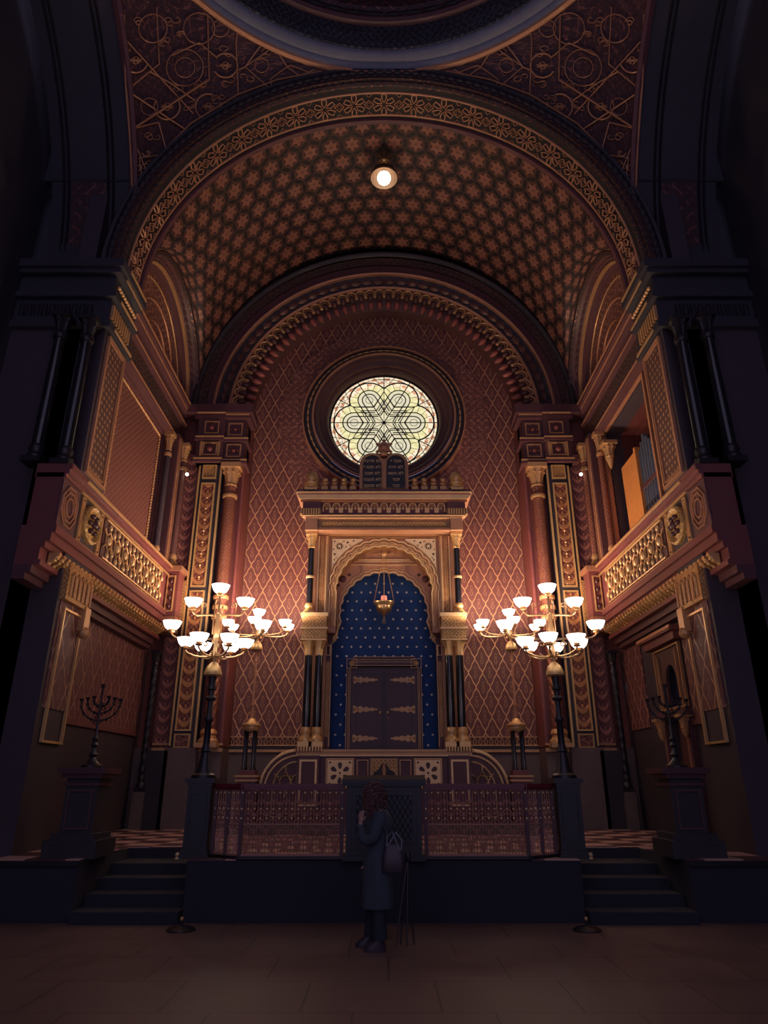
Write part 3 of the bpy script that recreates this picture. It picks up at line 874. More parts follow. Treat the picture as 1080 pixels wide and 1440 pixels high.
    m.arc([(.34,X0+.05),(.34,X0-.02),(.30,X0-.05),(.26,X0-.02),(.24,X0+.02),(.01,X0-.03)],ZM,0,2*pi,36,xc=YM,axis='x'); part('medallion',m,'medal',bl,True)
    m=M(); m.ball((X0-.04,YM,ZM),.07,10,6)
    for k in range(6): a=k*pi/3; m.ball((X0-.03,YM+.15*cos(a),ZM+.15*sin(a)),.05,8,5)
    part('medallion_knobs',m,'dark_wood',bl,True,label='dark pierced hearts of the medallion')
    for yy in (10.72,11.52):
        m=M(); frame_x(m,yy,yy+.13,5.42,6.18,X0+.06,.025,.04); m.box(X0+.02,X0+.07,yy+.04,yy+.09,5.48,6.12); part('side_panel',m,'gold_dull',bl)
    # front (hall) turn with octagonal panel
    m=M(); m.box(X0+.03,X0+.06,9.98,10.6,5.40,6.2); part('corner_panel',m,'plum',bl)
    m=M()
    for q in (.28,.21,.13): m.tube([(X0+.02,10.3+q*cos(pi*k/4+pi/8),5.8+q*1.25*sin(pi*k/4+pi/8)) for k in range(8)],.018,5,True)
    part('octagon_moulding',m,'copper_strap',bl)
    # corbel cornice
    for i in range(34):
        y=10.15+.165*i
        if i==0:
            cb=M(); cb.prism([(0,0),(-.17,0),(-.17,-.04),(-.12,-.08),(-.10,-.13),(-.03,-.16),(0,-.22)],'y',0,.085)
            cb.ball((-.12,.05,-.07),.045,8,5)
            cbm=mk('corbel',cb); cbm.materials.append(MT['gold'])
        o=bpy.data.objects.new('corbel',cbm); C.objects.link(o); o.parent=bl
        o.location=(s*5.24-s*5.2,y-13,4.99-5)
    m=M(); m.box(5.22,5.62,9.9,15.8,4.72,4.80); m.box(5.26,5.62,9.9,15.8,4.80,5.0); part('corbel_ground',m,'red_paint',bl)
    m=M(); m.box(5.34,5.62,9.9,15.8,4.60,4.72); m.box(5.42,5.62,9.9,15.8,4.5,4.6); part('bed_moulding',m,'plum',bl)
    # end block against the back wall
    m=M(); m.box(4.86,5.2,15.6,16.3,5.2,6.32); part('end_block',m,'red_paint',bl)
    m=M(); m.box(4.80,5.24,15.54,16.3,6.32,6.44); m.box(4.83,5.24,15.57,16.3,5.12,5.22); m.box(4.9,5.3,15.7,16.3,4.9,5.12); part('block_moulding',m,'copper_strap',bl)
    m=M(); frame_y(m,4.93,5.12,5.34,6.2,15.6,.025,.03); part('block_panel_frame',m,'gold',bl)
    m=M()
    for k in range(4): m.ball((5.025,15.59,5.47+.2*k),.045,8,5,sz=1.4)
    part('block_ornament',m,'dark_wood',bl,True)
    m=M(); m.box(4.78,4.86,16.0,16.3,5.2,6.2); part('gilt_leaf',m,'arab_gold',bl)
    # ---- corner colonettes, upper storey
    column('corner_colonette','slender colonette in the upper corner above the %s balcony, nearer the hall'%nm,'colonettes above the balconies',5.36,15.2,6.46,9.8,.075,'column_red' if not L else 'dark_side','gold_dull',rings=(9.2,))
    column('corner_colonette','slender colonette in the upper corner above the %s balcony, nearer the back wall'%nm,'colonettes above the balconies',5.16,15.85,6.46,9.8,.085,'column_red' if not L else 'brown','gold_dull',rings=(9.1,))
    m=M(); m.box(5.2,5.62,15.4,16.3,6.3,9.9); struct('wall_'+nm+'_corner',m,'plum')
    m=M(); m.box(5.17,5.21,15.45,15.52,6.5,9.8); m.box(5.17,5.21,15.6,15.63,6.5,9.8); struct('trim_13',m,'copper_strap')
    # ---- small spotlight bulb
    m=M(); xx,zz=ray(263 ,667); Yq=15.75; m.ball((abs(xx)*Yq,Yq,EYE+zz*Yq),.045,12,8)
    sb=obj('spotlight_bulb',m,'spot_small',None,True); tag(sb,'tiny round white light on the %s corner colonette'%nm,'light','tiny corner lights')
    # ---- lower corner colonette
    column('lower_colonette','thin dark twisted colonette in the lower %s corner under the balcony'%nm,'lower corner colonettes',5.3,16.0,1.45,4.5,.07,'iron_dark','iron_dark',rings=(1.9,4.0),twist=3.9,ch=.35)
    m=M(); m.box(5.18,5.42,15.88,16.2,FZ,1.45); o=obj('colonette_plinth',m,'dado'); tag(o,'plain square plinth under the lower %s corner colonette'%nm,'plinth')
    # ---- leafy strip
    ls=thing('leaf_strip_pilaster','narrow red strip of stacked leaves beside the %s gilt panelled pilaster'%nm,'pilaster',(s*5.03,16.25,2.3))
    m=M(); m.box(4.84,5.24,16.22,16.35,2.3,9.75); part('ground',m,'plum',ls)
    for z0,z1 in ((2.35,4.85),(6.45,9.7)):
        m=M(); m.add([(4.86,16.215,z0),(5.22,16.215,z0),(5.22,16.215,z1),(4.86,16.215,z1)],[(0,1,2,3)],[[(-.18,z0),(.18,z0),(.18,z1),(-.18,z1)]]); m.box(4.86,5.22,16.216,16.23,z0,z1); part('leaf_strip',m,'leaf_red',ls)
    m=M(); m.box(4.78,5.28,15.98,16.3,FZ,2.3); part('plinth',m,'dark',ls)
    # ---- gilt pilaster
    gp=thing('gilt_pilaster','tall dark pilaster with gilt framed leaf panels behind the %s front candelabrum'%nm,'pilaster',(s*4.5,16.2,2.3))
    m=M(); m.box(4.20,4.82,16.08,16.3,2.36,9.35); part('body',m,'dark',gp)
    m=M(); m.box(4.205,4.25,16.04,16.1,2.4,9.3); m.box(4.76,4.80,16.04,16.1,2.4,9.3); part('edge_moulding',m,'gold',gp)
    zs=[zat(655,16.1)+.0,zat(674,16.1),zat(680,16.1),zat(826,16.1),zat(831,16.1),zat(1028,16.1),zat(1032,16.1),zat(1052,16.1)]
    for (zt,zb,mt_) in ((zs[0],zs[1],'arab_gold'),(zs[2],zs[3],'leaf_strip'),(zs[4],zs[5],'leaf_strip'),(zs[6],zs[7],'arab_ring')):
        m=M(); m.add([(4.38,16.06,zb+.05),(4.66,16.06,zb+.05),(4.66,16.06,zt-.05),(4.38,16.06,zt-.05)],[(0,1,2,3)],[[(-.14,zb),(.14,zb),(.14,zt),(-.14,zt)]]); m.box(4.38,4.66,16.062,16.09,zb+.05,zt-.05)
        pp=part('panel',m,mt_,gp)
        m=M(); frame_y(m,4.34,4.70,zb,zt,16.08,.035,.05); part('panel_frame',m,'gold' if mt_!='arab_ring' else 'gold_dull',pp)
    z=zs[3]+.25
    while z<zs[2]-.15:
        bs=M(); bs.ball((4.52,16.05,z),.03,8,5); part('boss',bs,'gold_light',gp,True); z+=.30
    m=M(); m.box(4.15,4.86,15.98,16.3,FZ,2.36); part('plinth',m,'dado',gp)
    # ---- engaged column with spiral base
    column('engaged_column','patterned red column with spiral foot flanking the lattice wall on the %s'%nm,'red columns flanking the lattice wall',3.95,16.12,2.36,9.33,.155,'column_red','gold_dull',rings=(5.55,5.80,5.3,8.45),twist=5.2,bh=.4,ch=.62)
    # ---- entablature under back arch
    en=thing('entablature_block','stepped entablature block with gilt panels carrying the back arch on the %s'%nm,'entablature',(s*4.3,16.1,9.4))
    m=M()
    for (x0,x1,y0,z0,z1) in ((3.58,4.9,15.95,9.33,9.45),(3.66,4.86,16.02,9.45,9.95),(3.58,4.9,15.93,9.95,10.07),(3.66,4.86,16.0,10.07,10.62),(3.54,5.0,15.88,10.62,10.75),(3.48,5.2,15.8,10.75,11.0)):
        m.box(x0,x1,y0,16.6,z0,z1)
        if x1<4.95: m.box(4.2,x1+.04,y0-.1,16.2,z0,z1)
    part('core',m,'plum',en)
    m=M()
    for (z0,z1) in ((9.52,9.9),(10.15,10.52)):
        frame_y(m,3.74,4.12,z0,z1,16.02,.03,.05); frame_y(m,4.34,4.72,z0,z1,15.91,.03,.05)
    for z,y0 in ((9.44,15.94),(10.06,15.92),(10.74,15.87)): m.box(3.56,4.2,y0-.02,y0+.02,z-.03,z); m.box(4.18,4.92,y0-.12,y0-.08,z-.03,z)
    for x in(4.3,4.76): m.box(x-.03,x+.03,15.86,15.92,9.5,9.92)
    part('gilt_panels',m,'gold_dull',en)
    m=M()
    for z in (9.71,10.33): m.ball((3.93,15.99,z),.07,8,5); m.ball((4.53,15.89,z),.09,8,5); m.ball((3.82,15.99,z),.04,8,5); m.ball((4.04,15.99,z),.04,8,5)
    part('rosettes',m,'red_paint',en,True)
    # border moulding at lattice edge
    m=M(); m.box(3.64,3.70,16.2,17.0,2.4,9.4); struct('trim_14',m,'red_paint')
SIDE[0]=1
# ---- organ on the right
ox=5.6
m=M(); m.box(6.9,7.0,12.4,15.3,4.4,9.9); m.box(5.95,7.0,15.2,15.3,6.4,9.8); m.box(5.95,7.0,12.45,12.55,6.4,9.8); m.box(5.95,7.0,12.5,15.3,9.75,9.9); m.box(5.6,7.0,12.5,15.3,6.3,6.4)
struct('wall_organ_recess',m,'organ_wall')
og=thing('pipe_organ','organ with grey metal pipes beside an orange wooden side panel in the right opening','organ',(6.2,14,6.4))
m=M(); m.box(5.78,6.9,14.1,15.05,6.4,8.75); m.box(5.74,6.0,14.0,14.1,6.4,8.8); part('case_panel',m,'orange_wood',og)
m=M(); m.box(5.8,6.9,13.0,14.05,6.4,6.9); part('wind_chest',m,'dark_wood',og)
for i in range(7):
    y=13.98-.15*i; h=8.95-.13*abs(i-2)
    m=M(); m.lathe([(.012,6.9),(.05,7.15),(.055,7.2),(.055,h)],(5.86,y,0),14); pp=part('organ_pipe',m,'pipe_metal',og,True)
    m=M(); m.box(5.80,5.815,y-.03,y+.03,7.22,7.32); part('pipe_mouth',m,'dark',pp)
m=M(); m.box(5.75,5.8,12.9,14.05,7.7,7.78); part('pipe_rack',m,'dark_wood',og)
cc=M(); capital(cc,5.50,14.95,8.98,.10,.42); cc.lathe([(.005,-.30),(.04,-.22),(.09,-.05),(.10,0)],(5.50,14.95,8.98),12)
o=obj('corbel_capital',cc,'gold_dull',None,True); tag(o,'carved gilt corbel capital at the inner edge of the organ opening','capital')
# ---- doorway on the right
dr=thing('door_1',None,None,(5.6,13.5,FZ)); dr['kind']='structure'
m=M(); m.box(5.75,5.8,13.0,13.95,FZ,2.9); part('door_leaf',m,'dark_wood',dr)
m=M(); m.box(5.72,5.76,13.08,13.42,.9,1.7); m.box(5.72,5.76,13.53,13.87,.9,1.7); m.box(5.72,5.76,13.08,13.42,1.85,2.75); m.box(5.72,5.76,13.53,13.87,1.85,2.75); part('door_panels',m,'brown',dr)
m=M(); m.box(5.5,5.62,12.85,12.97,FZ,2.85); m.box(5.5,5.62,13.97,14.1,FZ,2.85); part('jamb',m,'plum',dr)
m=M(); m.box(5.47,5.5,12.94,12.97,FZ,2.85); m.box(5.47,5.5,13.97,14.0,FZ,2.85); part('jamb_fillet',m,'copper_strap',dr)
for y in(12.91,14.03):
    m=M(); capital(m,5.45,y,2.55,.07,.25); m.lathe([(.01,-.16),(.06,-.08),(.075,0)],(5.45,y,2.55),10); part('jamb_capital',m,'gold_dull',dr,True)
m=M(); m.box(5.44,5.62,12.75,14.2,2.8,2.92); part('sill',m,'plum',dr)
outer=rect(12.82,2.92,14.12,4.15); hole=[(13.22,2.95)]+[(13.47+.25*cos(pi-pi*i/16),3.45+.33*sin(pi-pi*i/16)) for i in range(17)]+[(13.72,2.95)]
part('overdoor_panel',plate([outer,hole],5.56,5.62,axis='x'),'brown',dr)
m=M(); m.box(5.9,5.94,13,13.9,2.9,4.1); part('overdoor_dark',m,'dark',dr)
m=M(); frame_x(m,12.84,14.10,2.94,4.12,5.56,.035,.05); m.box(5.50,5.54,13.0,13.03,2.95,4.0); m.box(5.50,5.54,13.9,13.93,2.95,4.0); part('overdoor_frame',m,'gold_dull',dr)
m=M(); m.box(5.40,5.62,12.7,14.25,4.15,4.3); m.box(5.32,5.62,12.62,14.33,4.3,4.4); part('cornice',m,'red_paint',dr)
m=M(); m.box(5.30,5.33,12.6,14.35,4.33,4.39); part('cornice_fillet',m,'copper_strap',dr)
m=M(); m.box(5.55,5.6,16.0,16.08,3.55,3.75); o=obj('wall_socket_box',m,'spot_small'); o.data.materials.clear(); o.data.materials.append(MT['ring_grey']); tag(o,'small pale box on the wall beside the lower right colonette','box')
# ---- vault lamp and its ceiling plate
zl=16.35
vl=thing('vault_lamp','glowing round globe in a brass cup hanging at the crown of the vault','lamp',(0,13.0,16.5))
m=M(); m.lathe([(.02,.1),(.09,.08),(.10,.0),(.03,-.03),(.025,-.35)],(0,13.0,16.5),16); part('stem',m,'brass',vl,True)
m=M(); m.lathe([(.05,.0),(.22,-.04),(.33,-.14),(.36,-.26),(.34,-.28),(.30,-.16),(.20,-.07),(.05,-.03)],(0,13.0,16.2),28); part('reflector_cup',m,'bronze_dark',vl,True)
m=M(); m.ball((0,13.0,15.93),.17,20,12); part('globe',m,'bulb_white',vl,True)
# ================================================================== PLATFORM
pl=thing('raised_platform','dark fronted raised platform with a chequered stone floor before the ark','platform',(0,13,0))
m=M()
m.box(-2.55,2.55,9.9,16.9,0,FZ)
for s in(-1,1):
    m.box(s*2.55,s*3.95,11.75,16.15,0,FZ); m.box(s*3.95,s*5.14,9.9,11.5,0,FZ); m.box(s*3.95,s*5.59,11.5,16.15,0,FZ)
part('body',m,'carpet_dark',pl)
m=M()
m.box(-2.55,2.55,9.92,16.9,FZ,FZ+.012)
for s in(-1,1):
    m.box(s*2.55,s*3.95,11.77,16.17,FZ,FZ+.012); m.box(s*3.95,s*5.14,9.92,11.5,FZ,FZ+.012); m.box(s*3.95,s*5.59,11.5,16.17,FZ,FZ+.012)
part('tiled_floor',m,'tiles',pl)
for s in(-1,1):
    m=M(); m.box(s*3.95,s*5.1,9.86,9.9,FZ-.06,FZ-.0); part('edge',m,'iron_dark',pl)
for s,nm in((1,'right'),(-1,'left')):
    st=thing('dark_stairs','flight of dark carpeted steps sunk into the platform at its %s end'%nm,'stairs',(s*3.25,10.8,0))
    n=4
    for k in range(n):
        m=M(); h=FZ*(k+1)/(n+1); y0=9.75+.42*k
        m.box(s*2.57,s*3.93,y0,11.75,FZ*k/(n+1) if k else 0,h); part('step',m,'carpet_dark',st)
    # brass eye on the pedestal corner
# ================================================================== ARK
ark=thing('torah_ark','tall gilded ark with scalloped arches, black marble columns and a blue starred niche','ark',(0,15.4,FZ))
def ap(name,m,mt,smooth=False,parent=ark,label=None): return part(name,m,mt,parent,smooth,label=label)
HB=2.26
# base
m=M(); m.box(-1.78,1.78,14.98,16.9,FZ,HB-.12); ap('base_body',m,'plum')
m=M(); m.box(-1.82,1.82,14.93,16.9,HB-.10,HB-.03); m.box(-1.86,1.86,14.90,16.9,HB-.03,HB+.02); ap('base_cornice',m,'gold_dull')
m=M(); m.box(-1.84,1.84,14.92,14.95,HB-.115,HB-.09); ap('base_fillet',m,'gold_light')
m=M(); m.box(-2.9,2.9,14.7,16.9,FZ,.86); m.box(-3.0,3.0,14.4,14.7,FZ,.78); ap('step',m,'dado')
def rosette_loops(cx,cz,h):
    L=[rect(cx-h,cz-h,cx+h,cz+h)]
    for k in range(6):
        a=k*pi/3+pi/6; q=[]
        for i in range(14):
            t=2*pi*i/14; rr=.30*h+.20*h*cos(t)*1.0
            # tear shaped hole
            u=.56*h+.26*h*cos(t); v=.17*h*sin(t)*(1+.35*cos(t))
            q.append((cx+u*cos(a)-v*sin(a), cz+u*sin(a)+v*cos(a)))
        L.append(q)
    for sx in(-1,1):
        for sz in(-1,1): L.append(circ(cx+sx*h*.80,cz+sz*h*.80,h*.09,8))
    L.append(circ(cx,cz,h*.09,10))
    return L
for s in(-1,1):
    # pedestals
    m=M(); m.box(s*1.32,s*1.78,14.88,15.0,FZ,HB-.1); pd_=ap('pedestal',m,'plum')
    m=M(); frame_y(m,min(s*1.37,s*1.73),max(s*1.37,s*1.73),1.2,HB-.18,14.88,.04,.03); ap('pedestal_frame',m,'gold_light',parent=pd_)
    m=M(); m.box(s*1.28,s*1.82,14.86,15.4,HB-.02,HB+.07); ap('reeded_plinth',m,'teeth_gold')
    # rosette panel
    m=plate(rosette_loops(s*.905,1.82,.255),14.94,14.985); ap('rosette_panel',m,'gold_light')
    m=M(); frame_y(m,s*.905-.29,s*.905+.29,1.53,2.11,14.98,.03,.05); ap('panel_frame',m,'gold_dull')
    m=M(); m.box(s*.905-.26,s*.905+.26,14.97,14.985,1.56,2.08); ap('panel_ground',m,'dark_wood')
    m=M(); frame_y(m,min(s*.32,s*.56),max(s*.32,s*.56),1.53,2.08,14.96,.02,.03); ap('panel_frame',m,'gold_dull')
    # curved wing
    cx0,cz0=1.78,1.50; R0=.76
    out=[(s*cx0,FZ),(s*(cx0+R0),FZ)]+[(s*(cx0+R0*cos(t)),cz0+R0*sin(t)) for t in [pi/2*i/16 for i in range(17)]]
    if s<0: out=out[::-1]
    m=plate([out],15.02,16.0); ap('curved_wing',m,'plum')
    m=M()
    def Wg(r,y,rad,n=18): m.tube([(s*(cx0+r*cos(t)),y,cz0+r*sin(t)) for t in [pi/2*i/n for i in range(n+1)]],rad,6)
    Wg(R0,15.0,.035); Wg(R0-.10,15.0,.022); m.tube([(s*(cx0+R0),15.0,cz0),(s*(cx0+R0+.3),15.0,cz0)],.03,6)
    m.tube([(s*(cx0+.5*cos(t)),15.0,1.48+.56*sin(t)) for t in [pi/2*i/14 for i in range(15)]]+[(s*cx0+s*.02,15.0,1.0),(s*(cx0+.5),15.0,1.0)],.016,5,True)
    ap('wing_moulding',m,'gold_light',True)
    # star fret
    m=M(); cx,cz=s*(cx0+.24),1.66
    P6=[(cx+.20*cos(k*pi/3+pi/6),cz+.20*sin(k*pi/3+pi/6)) for k in range(6)]
    for q in (P6[0::2],P6[1::2]): m.tube([(a,14.99,b) for a,b in q],.026,5,True)
    for k in range(6):
        a=k*pi/3; m.tube([(cx+.2*cos(a+pi/6),14.99,cz+.2*sin(a+pi/6)),(cx+.27*cos(a+pi/6),14.99,min(2.0,cz+.3*sin(a+pi/6)))],.012,5)
    m.tube([(cx+.115*cos(t),14.995,cz+.115*sin(t)) for t in [2*pi*i/16 for i in range(16)]],.012,5,True)
    ap('star_fret',m,'gold_light',True)
m=M(); frame_y(m,-.28,.28,1.48,2.1,14.96,.025,.03); ap('panel_frame',m,'gold_dull')
m=plate([rect(-.25,1.5,.25,2.08), [(0+ (.17+.03*cos(4*t))*cos(t)*1.15,1.78+(.19+.03*cos(4*t))*sin(t)) for t in [2*pi*i/40 for i in range(40)]]],14.95,14.99); ap('centre_panel',m,'arab_gold')
m=M(); m.box(-.22,.22,14.975,14.985,1.52,2.05); ap('panel_ground',m,'dark')
m=M(); m.lathe([(.001,.22),(.03,.16),(.05,.08),(.035,0),(.07,-.06),(.05,-.16),(.01,-.2)],(0,14.95,1.80),12); ap('centre_ornament',m,'copper_strap',True)
# body of the ark
xin=1.33
def lobed(r0,cz,n,amp,t0,t1,steps=None,z0=None):
    pts=[]; N=steps or n*6
    for i in range(N+1):
        f=i/N; t=t0+(t1-t0)*f
        pts.append(((r0+amp*(abs(sin(pi*n*f))-.4))*cos(t),cz+(r0+amp*(abs(sin(pi*n*f))-.4))*sin(t)))
    return pts
# flanking body panels
for s in(-1,1):
    m=M(); m.box(s*1.30,s*1.78,15.32,16.9,HB,7.2); ap('side_body',m,'ark_wood')
    m=M(); m.box(s*1.36,s*1.52,15.27,15.33,5.2,7.05); ap('braided_pilaster',m,'braid')
    m=M(); m.box(s*1.335,s*1.36,15.25,15.33,5.2,7.08); m.box(s*1.52,s*1.545,15.25,15.33,5.2,7.08); ap('pilaster_edge',m,'gold_light')
    m=M(); m.box(s*1.20,s*1.30,15.42,15.6,HB,4.25); ap('inner_strip',m,'plum')
    m=M(); m.box(s*1.21,s*1.29,15.40,15.43,2.55,4.15); ap('inner_braid',m,'braid')
    m=M(); 
    for x in (1.185,1.305): m.box(s*(x-.008),s*(x+.012),15.38,15.43,2.35,4.55)
    frame_y(m,min(s*1.2,s*1.3),max(s*1.2,s*1.3),4.28,4.52,15.40,.02,.03); ap('strip_fillet',m,'gold_dull')
    # reveals of the niche (side)
    m=M(); m.box(s*1.19,s*1.34,15.55,16.2,HB,4.8); ap('niche_jamb',m,'plum')
    # lower pairs of columns with their block
    for k,(x) in enumerate((1.655,1.425)):
        cc_=M(); cc_.lathe([(.092,2.72),(.090,3.5),(.084,4.25)],(s*x,15.1,0),20); sh=ap('column_shaft',cc_,'black_marble',True,label='glossy black marble shaft')
        cc_=M(); base(cc_,s*x,15.1,2.33,.092,.40); ap('column_base',cc_,'gold',True,parent=sh)
        cc_=M(); cc_.lathe([(.085,4.22),(.10,4.26),(.088,4.30),(.10,4.40),(.15,4.52),(.16,4.56)],(s*x,15.1,0),16,flute=.1,nfl=8); ap('column_capital',cc_,'gold',True,parent=sh)
    m=M(); m.box(s*1.27,s*1.81,14.93,15.35,4.56,4.80); ap('double_capital',m,'arab_gold')
    m=M(); m.box(s*1.27,s*1.81,14.93,15.35,4.82,5.08); ap('impost_block',m,'arab_gold')
    m=M(); m.box(s*1.24,s*1.84,14.90,15.36,4.79,4.83); m.box(s*1.24,s*1.84,14.89,15.36,5.07,5.15); m.box(s*1.26,s*1.83,14.92,15.36,4.545,4.57); ap('impost_moulding',m,'gold_light')
    # upper column
    m=M(); m.lathe([(.078,5.40),(.076,6.1),(.072,6.76)],(s*1.70,15.2,0),20); sh=ap('upper_column_shaft',m,'black_marble',True,label='slender black upper shaft')
    m=M(); base(m,s*1.70,15.2,5.15,.08,.28); ap('column_base',m,'gold',True,parent=sh)
    m=M(); capital(m,s*1.70,15.2,6.74,.075,.40); ap('column_capital',m,'gold',True,parent=sh)
    m=M(); m.lathe([(.07,-.03),(.10,-.02),(.10,.02),(.07,.03)],(s*1.70,15.2,6.05),16); ap('column_ring',m,'gold_light',True,parent=sh)
# front face: rect frame, spandrel frets, outer scalloped arch
ZO=5.74; RO=1.26
outer=rect(-xin,ZO-.95,xin,7.12)
arch=[(-1.14,ZO-.95)]+[(-p[0],p[1]) for p in lobed(1.14,ZO,15,.03,0,pi)]+[(1.14,ZO-.95)]
arch=[(1.10,ZO-.95)]+lobed(1.13,ZO,15,.035,0,pi)+[(-1.10,ZO-.95)]
m=plate([[(-xin,ZO-.95),(-xin,7.12),(xin,7.12),(xin,ZO-.95)]+arch],15.34,15.5); ap('front_face',m,'ark_wood')
def ribbon(pts,y,r,mt,name,smooth=True):
    m=M(); m.tube([(a,y,b) for a,b in pts],r,6); return ap(name,m,mt,smooth)
ribbon([(1.27,ZO-.8)]+lobed(1.27,ZO,17,.035,0,pi)+[(-1.27,ZO-.8)],15.32,.020,'gold_light','scalloped_moulding')
ribbon([(1.20,ZO-.8)]+lobed(1.20,ZO,17,.035,0,pi)+[(-1.20,ZO-.8)],15.32,.016,'gold_dull','scalloped_moulding')
ribbon([(1.12,ZO-.8)]+lobed(1.12,ZO,15,.035,0,pi)+[(-1.12,ZO-.8)],15.34,.020,'gold_light','scalloped_moulding')
ribbon([(1.16,ZO-.8)]+lobed(1.165,ZO,15,.035,0,pi)+[(-1.16,ZO-.8)],15.33,.012,'gold','scalloped_moulding')
m=M()
for (hx,zt_,w_,d_) in ((1.33,7.13,.04,.05),(1.27,7.07,.015,.035)):
    m.box(-hx,hx,15.34-d_,15.35,zt_-w_,zt_)
    for s in(-1,1): m.box(s*hx,s*(hx-w_),15.34-d_,15.35,4.85,zt_-w_)
ap('face_frame',m,'gold_dull')
for s in(-1,1):
    # cream openwork spandrel
    tri=[(s*1.22,7.02),(s*.52,7.02)]+[(s*(1.34*cos(t)),ZO+1.34*sin(t)) for t in [R_(68)-R_(42)*i/12 for i in range(13)]]+[(s*1.22,6.22)]
    if s<0: tri=tri[::-1]
    holes=[]
    hs=[(1.05,6.84,.085),(.86,6.93,.028),(.95,6.96,.02),(1.16,6.64,.028),(1.17,6.96,.022),(.72,6.97,.022),(1.19,6.76,.018),(1.17,6.50,.02),(1.13,6.55,.018),(.80,6.86,.018),(1.19,6.40,.013),(.90,6.82,.018)]
    for (x,z,r) in hs: holes.append([(s*x+r*(1+.18*cos(6*t))*cos(t),z+r*(1+.18*cos(6*t))*sin(t)) for t in [2*pi*i/18 for i in range(18)]])
    m=plate([tri]+holes,15.29,15.33); sp_=ap('spandrel_fret',m,'cream_fret',label='cream pierced corner fret')
    m=plate([tri],15.331,15.338); ap('fret_ground',m,'dark_wood',parent=sp_)
    m=M()
    for k in range(6): a=k*pi/3; m.tube([(s*1.05,15.29,6.84),(s*1.05+.08*cos(a),15.29,6.84+.08*sin(a))],.008,4)
    m.ball((s*1.05,15.29,6.84),.028,8,5); ap('fret_star',m,'cream_fret',parent=sp_)
# tympanum between the arches
ZI=5.30; RI=1.03
inn=[(1.19,4.62),(1.10,4.75),(1.07,4.95)]+lobed(1.03,ZI,15,.035,-.16,pi+.16)+[(-1.07,4.95),(-1.10,4.75),(-1.19,4.62)]
m=plate([[(-1.2,4.62),(-1.2,7.0),(1.2,7.0),(1.2,4.62)]+inn],15.72,15.85); ap('tympanum',m,'ark_wood')
m=M(); m.arc([(1.14,15.36),(1.15,15.72)],ZO,0,pi,48); ap('arch_soffit',m,'arab_gold',True)
for s in(-1,1):
    m=M(); m.box(s*1.14,s*1.2,15.40,15.74,4.8,ZO+.05); ap('arch_jamb',m,'ark_wood')
ribbon(inn,15.71,.024,'gold_light','scalloped_moulding'); 
ribbon([(1.14,4.72),(1.13,4.95)]+lobed(1.105,ZI,15,.035,-.16,pi+.16)+[(-1.13,4.95),(-1.14,4.72)],15.71,.016,'gold','scalloped_moulding')
m=M()
for z,w_,r in ((6.62,.62,.02),(6.50,.80,.012),(6.58,.70,.010)): m.box(-w_,w_,15.68,15.73,z-r,z+r)
ap('tympanum_moulding',m,'gold_light')
m=M(); m.tube([(x,15.70,6.78+.02*sin(x*40)) for x in [(-.24+.48*i/20) for i in range(21)]],.018,5); m.ball((0,15.7,6.82),.04,8,5); ap('crest_ornament',m,'gold_dull')
for s in(-1,1):
    m=M(); m.ball((s*.98,15.70,6.15),.085,12,6,sy=.4); m.ball((s*.83,15.70,6.25),.04,8,5,sy=.4); m.ball((s*1.08,15.70,6.0),.04,8,5,sy=.4); ap('tympanum_boss',m,'dark_wood',True)
    m=M(); m.tube([(s*1.12+s*.05*cos(t),15.66,5.0+.16*sin(t)) for t in [2*pi*i/14 for i in range(14)]],.018,5,True); m.tube([(s*1.18,15.66,4.7),(s*1.12,15.66,4.82),(s*1.20,15.66,4.95)],.02,5); ap('scroll',m,'gold',True)
    m=M(); frame_y(m,min(s*1.10,s*1.2),max(s*1.10,s*1.2),4.66,4.8,15.7,.015,.03); ap('impost_frame',m,'gold_dull')
# blue niche
m=M(); m.box(-1.25,1.25,16.15,16.2,HB,6.5); ap('starred_niche_back',m,'niche_blue',label='deep blue back wall with small gilt stars')
for s in(-1,1):
    m=M(); m.box(s*1.18,s*1.2,15.75,16.16,HB,4.62); ap('niche_side',m,'niche_plain')
m=M(); m.arc([(1.05,15.8),(1.07,16.16)],ZI,-.2,pi+.2,40); ap('niche_vault',m,'niche_plain',True)
# doors
DT,DB=4.02,2.34
m=M(); m.box(-.86,.86,15.98,16.15,DB-.05,4.12); ap('door_case',m,'dark_wood')
for s in(-1,1):
    m=M(); m.box(s*.012,s*.735,15.93,15.98,DB,DT); dl=ap('door_leaf',m,'dark_wood')
    m=M(); frame_y(m,min(s*.03,s*.64),max(s*.03,s*.64),DB+.05,DT-.05,15.93,.02,.015); ap('leaf_panel_frame',m,'iron_dark',parent=dl)
    for z in (2.55,3.17,3.82):
        hm=[]
        for i in range(41):
            f=i/40; w_=.062*(1-f)**.6*(1+.35*sin(f*26))+.008
            hm.append((f,w_))
        pts=[(s*(.70-.56*f),z+w_) for f,w_ in hm]+[(s*(.70-.56*f),z-w_) for f,w_ in reversed(hm)]
        if s<0: pts=pts[::-1]
        m=plate([pts],15.90,15.93); m.ball((s*.66,15.9,z),.03,8,5); m.ball((s*.58,15.9,z),.022,8,5); ap('strap_hinge',m,'gold_dull',parent=dl)
    m=M(); m.ball((s*.085,15.89,3.10),.035,10,6,sz=1.2); m.ball((s*.085,15.90,2.98),.02,8,5); ap('door_handle',m,'gold_light',True,parent=dl)
m=M(); m.box(-.012,.012,15.91,15.98,DB,DT); ap('meeting_stile',m,'iron_dark')
m=M()
for s in(-1,1):
    for x in (.775,.81,.855): m.box(s*x-.007,s*x+.007,15.93,15.99,DB,4.1)
ap('case_fillets',m,'gold_dull')
m=M(); m.box(-.70,.70,15.88,16.1,4.14,4.34); ap('door_lintel',m,'dark_wood')
m=M()
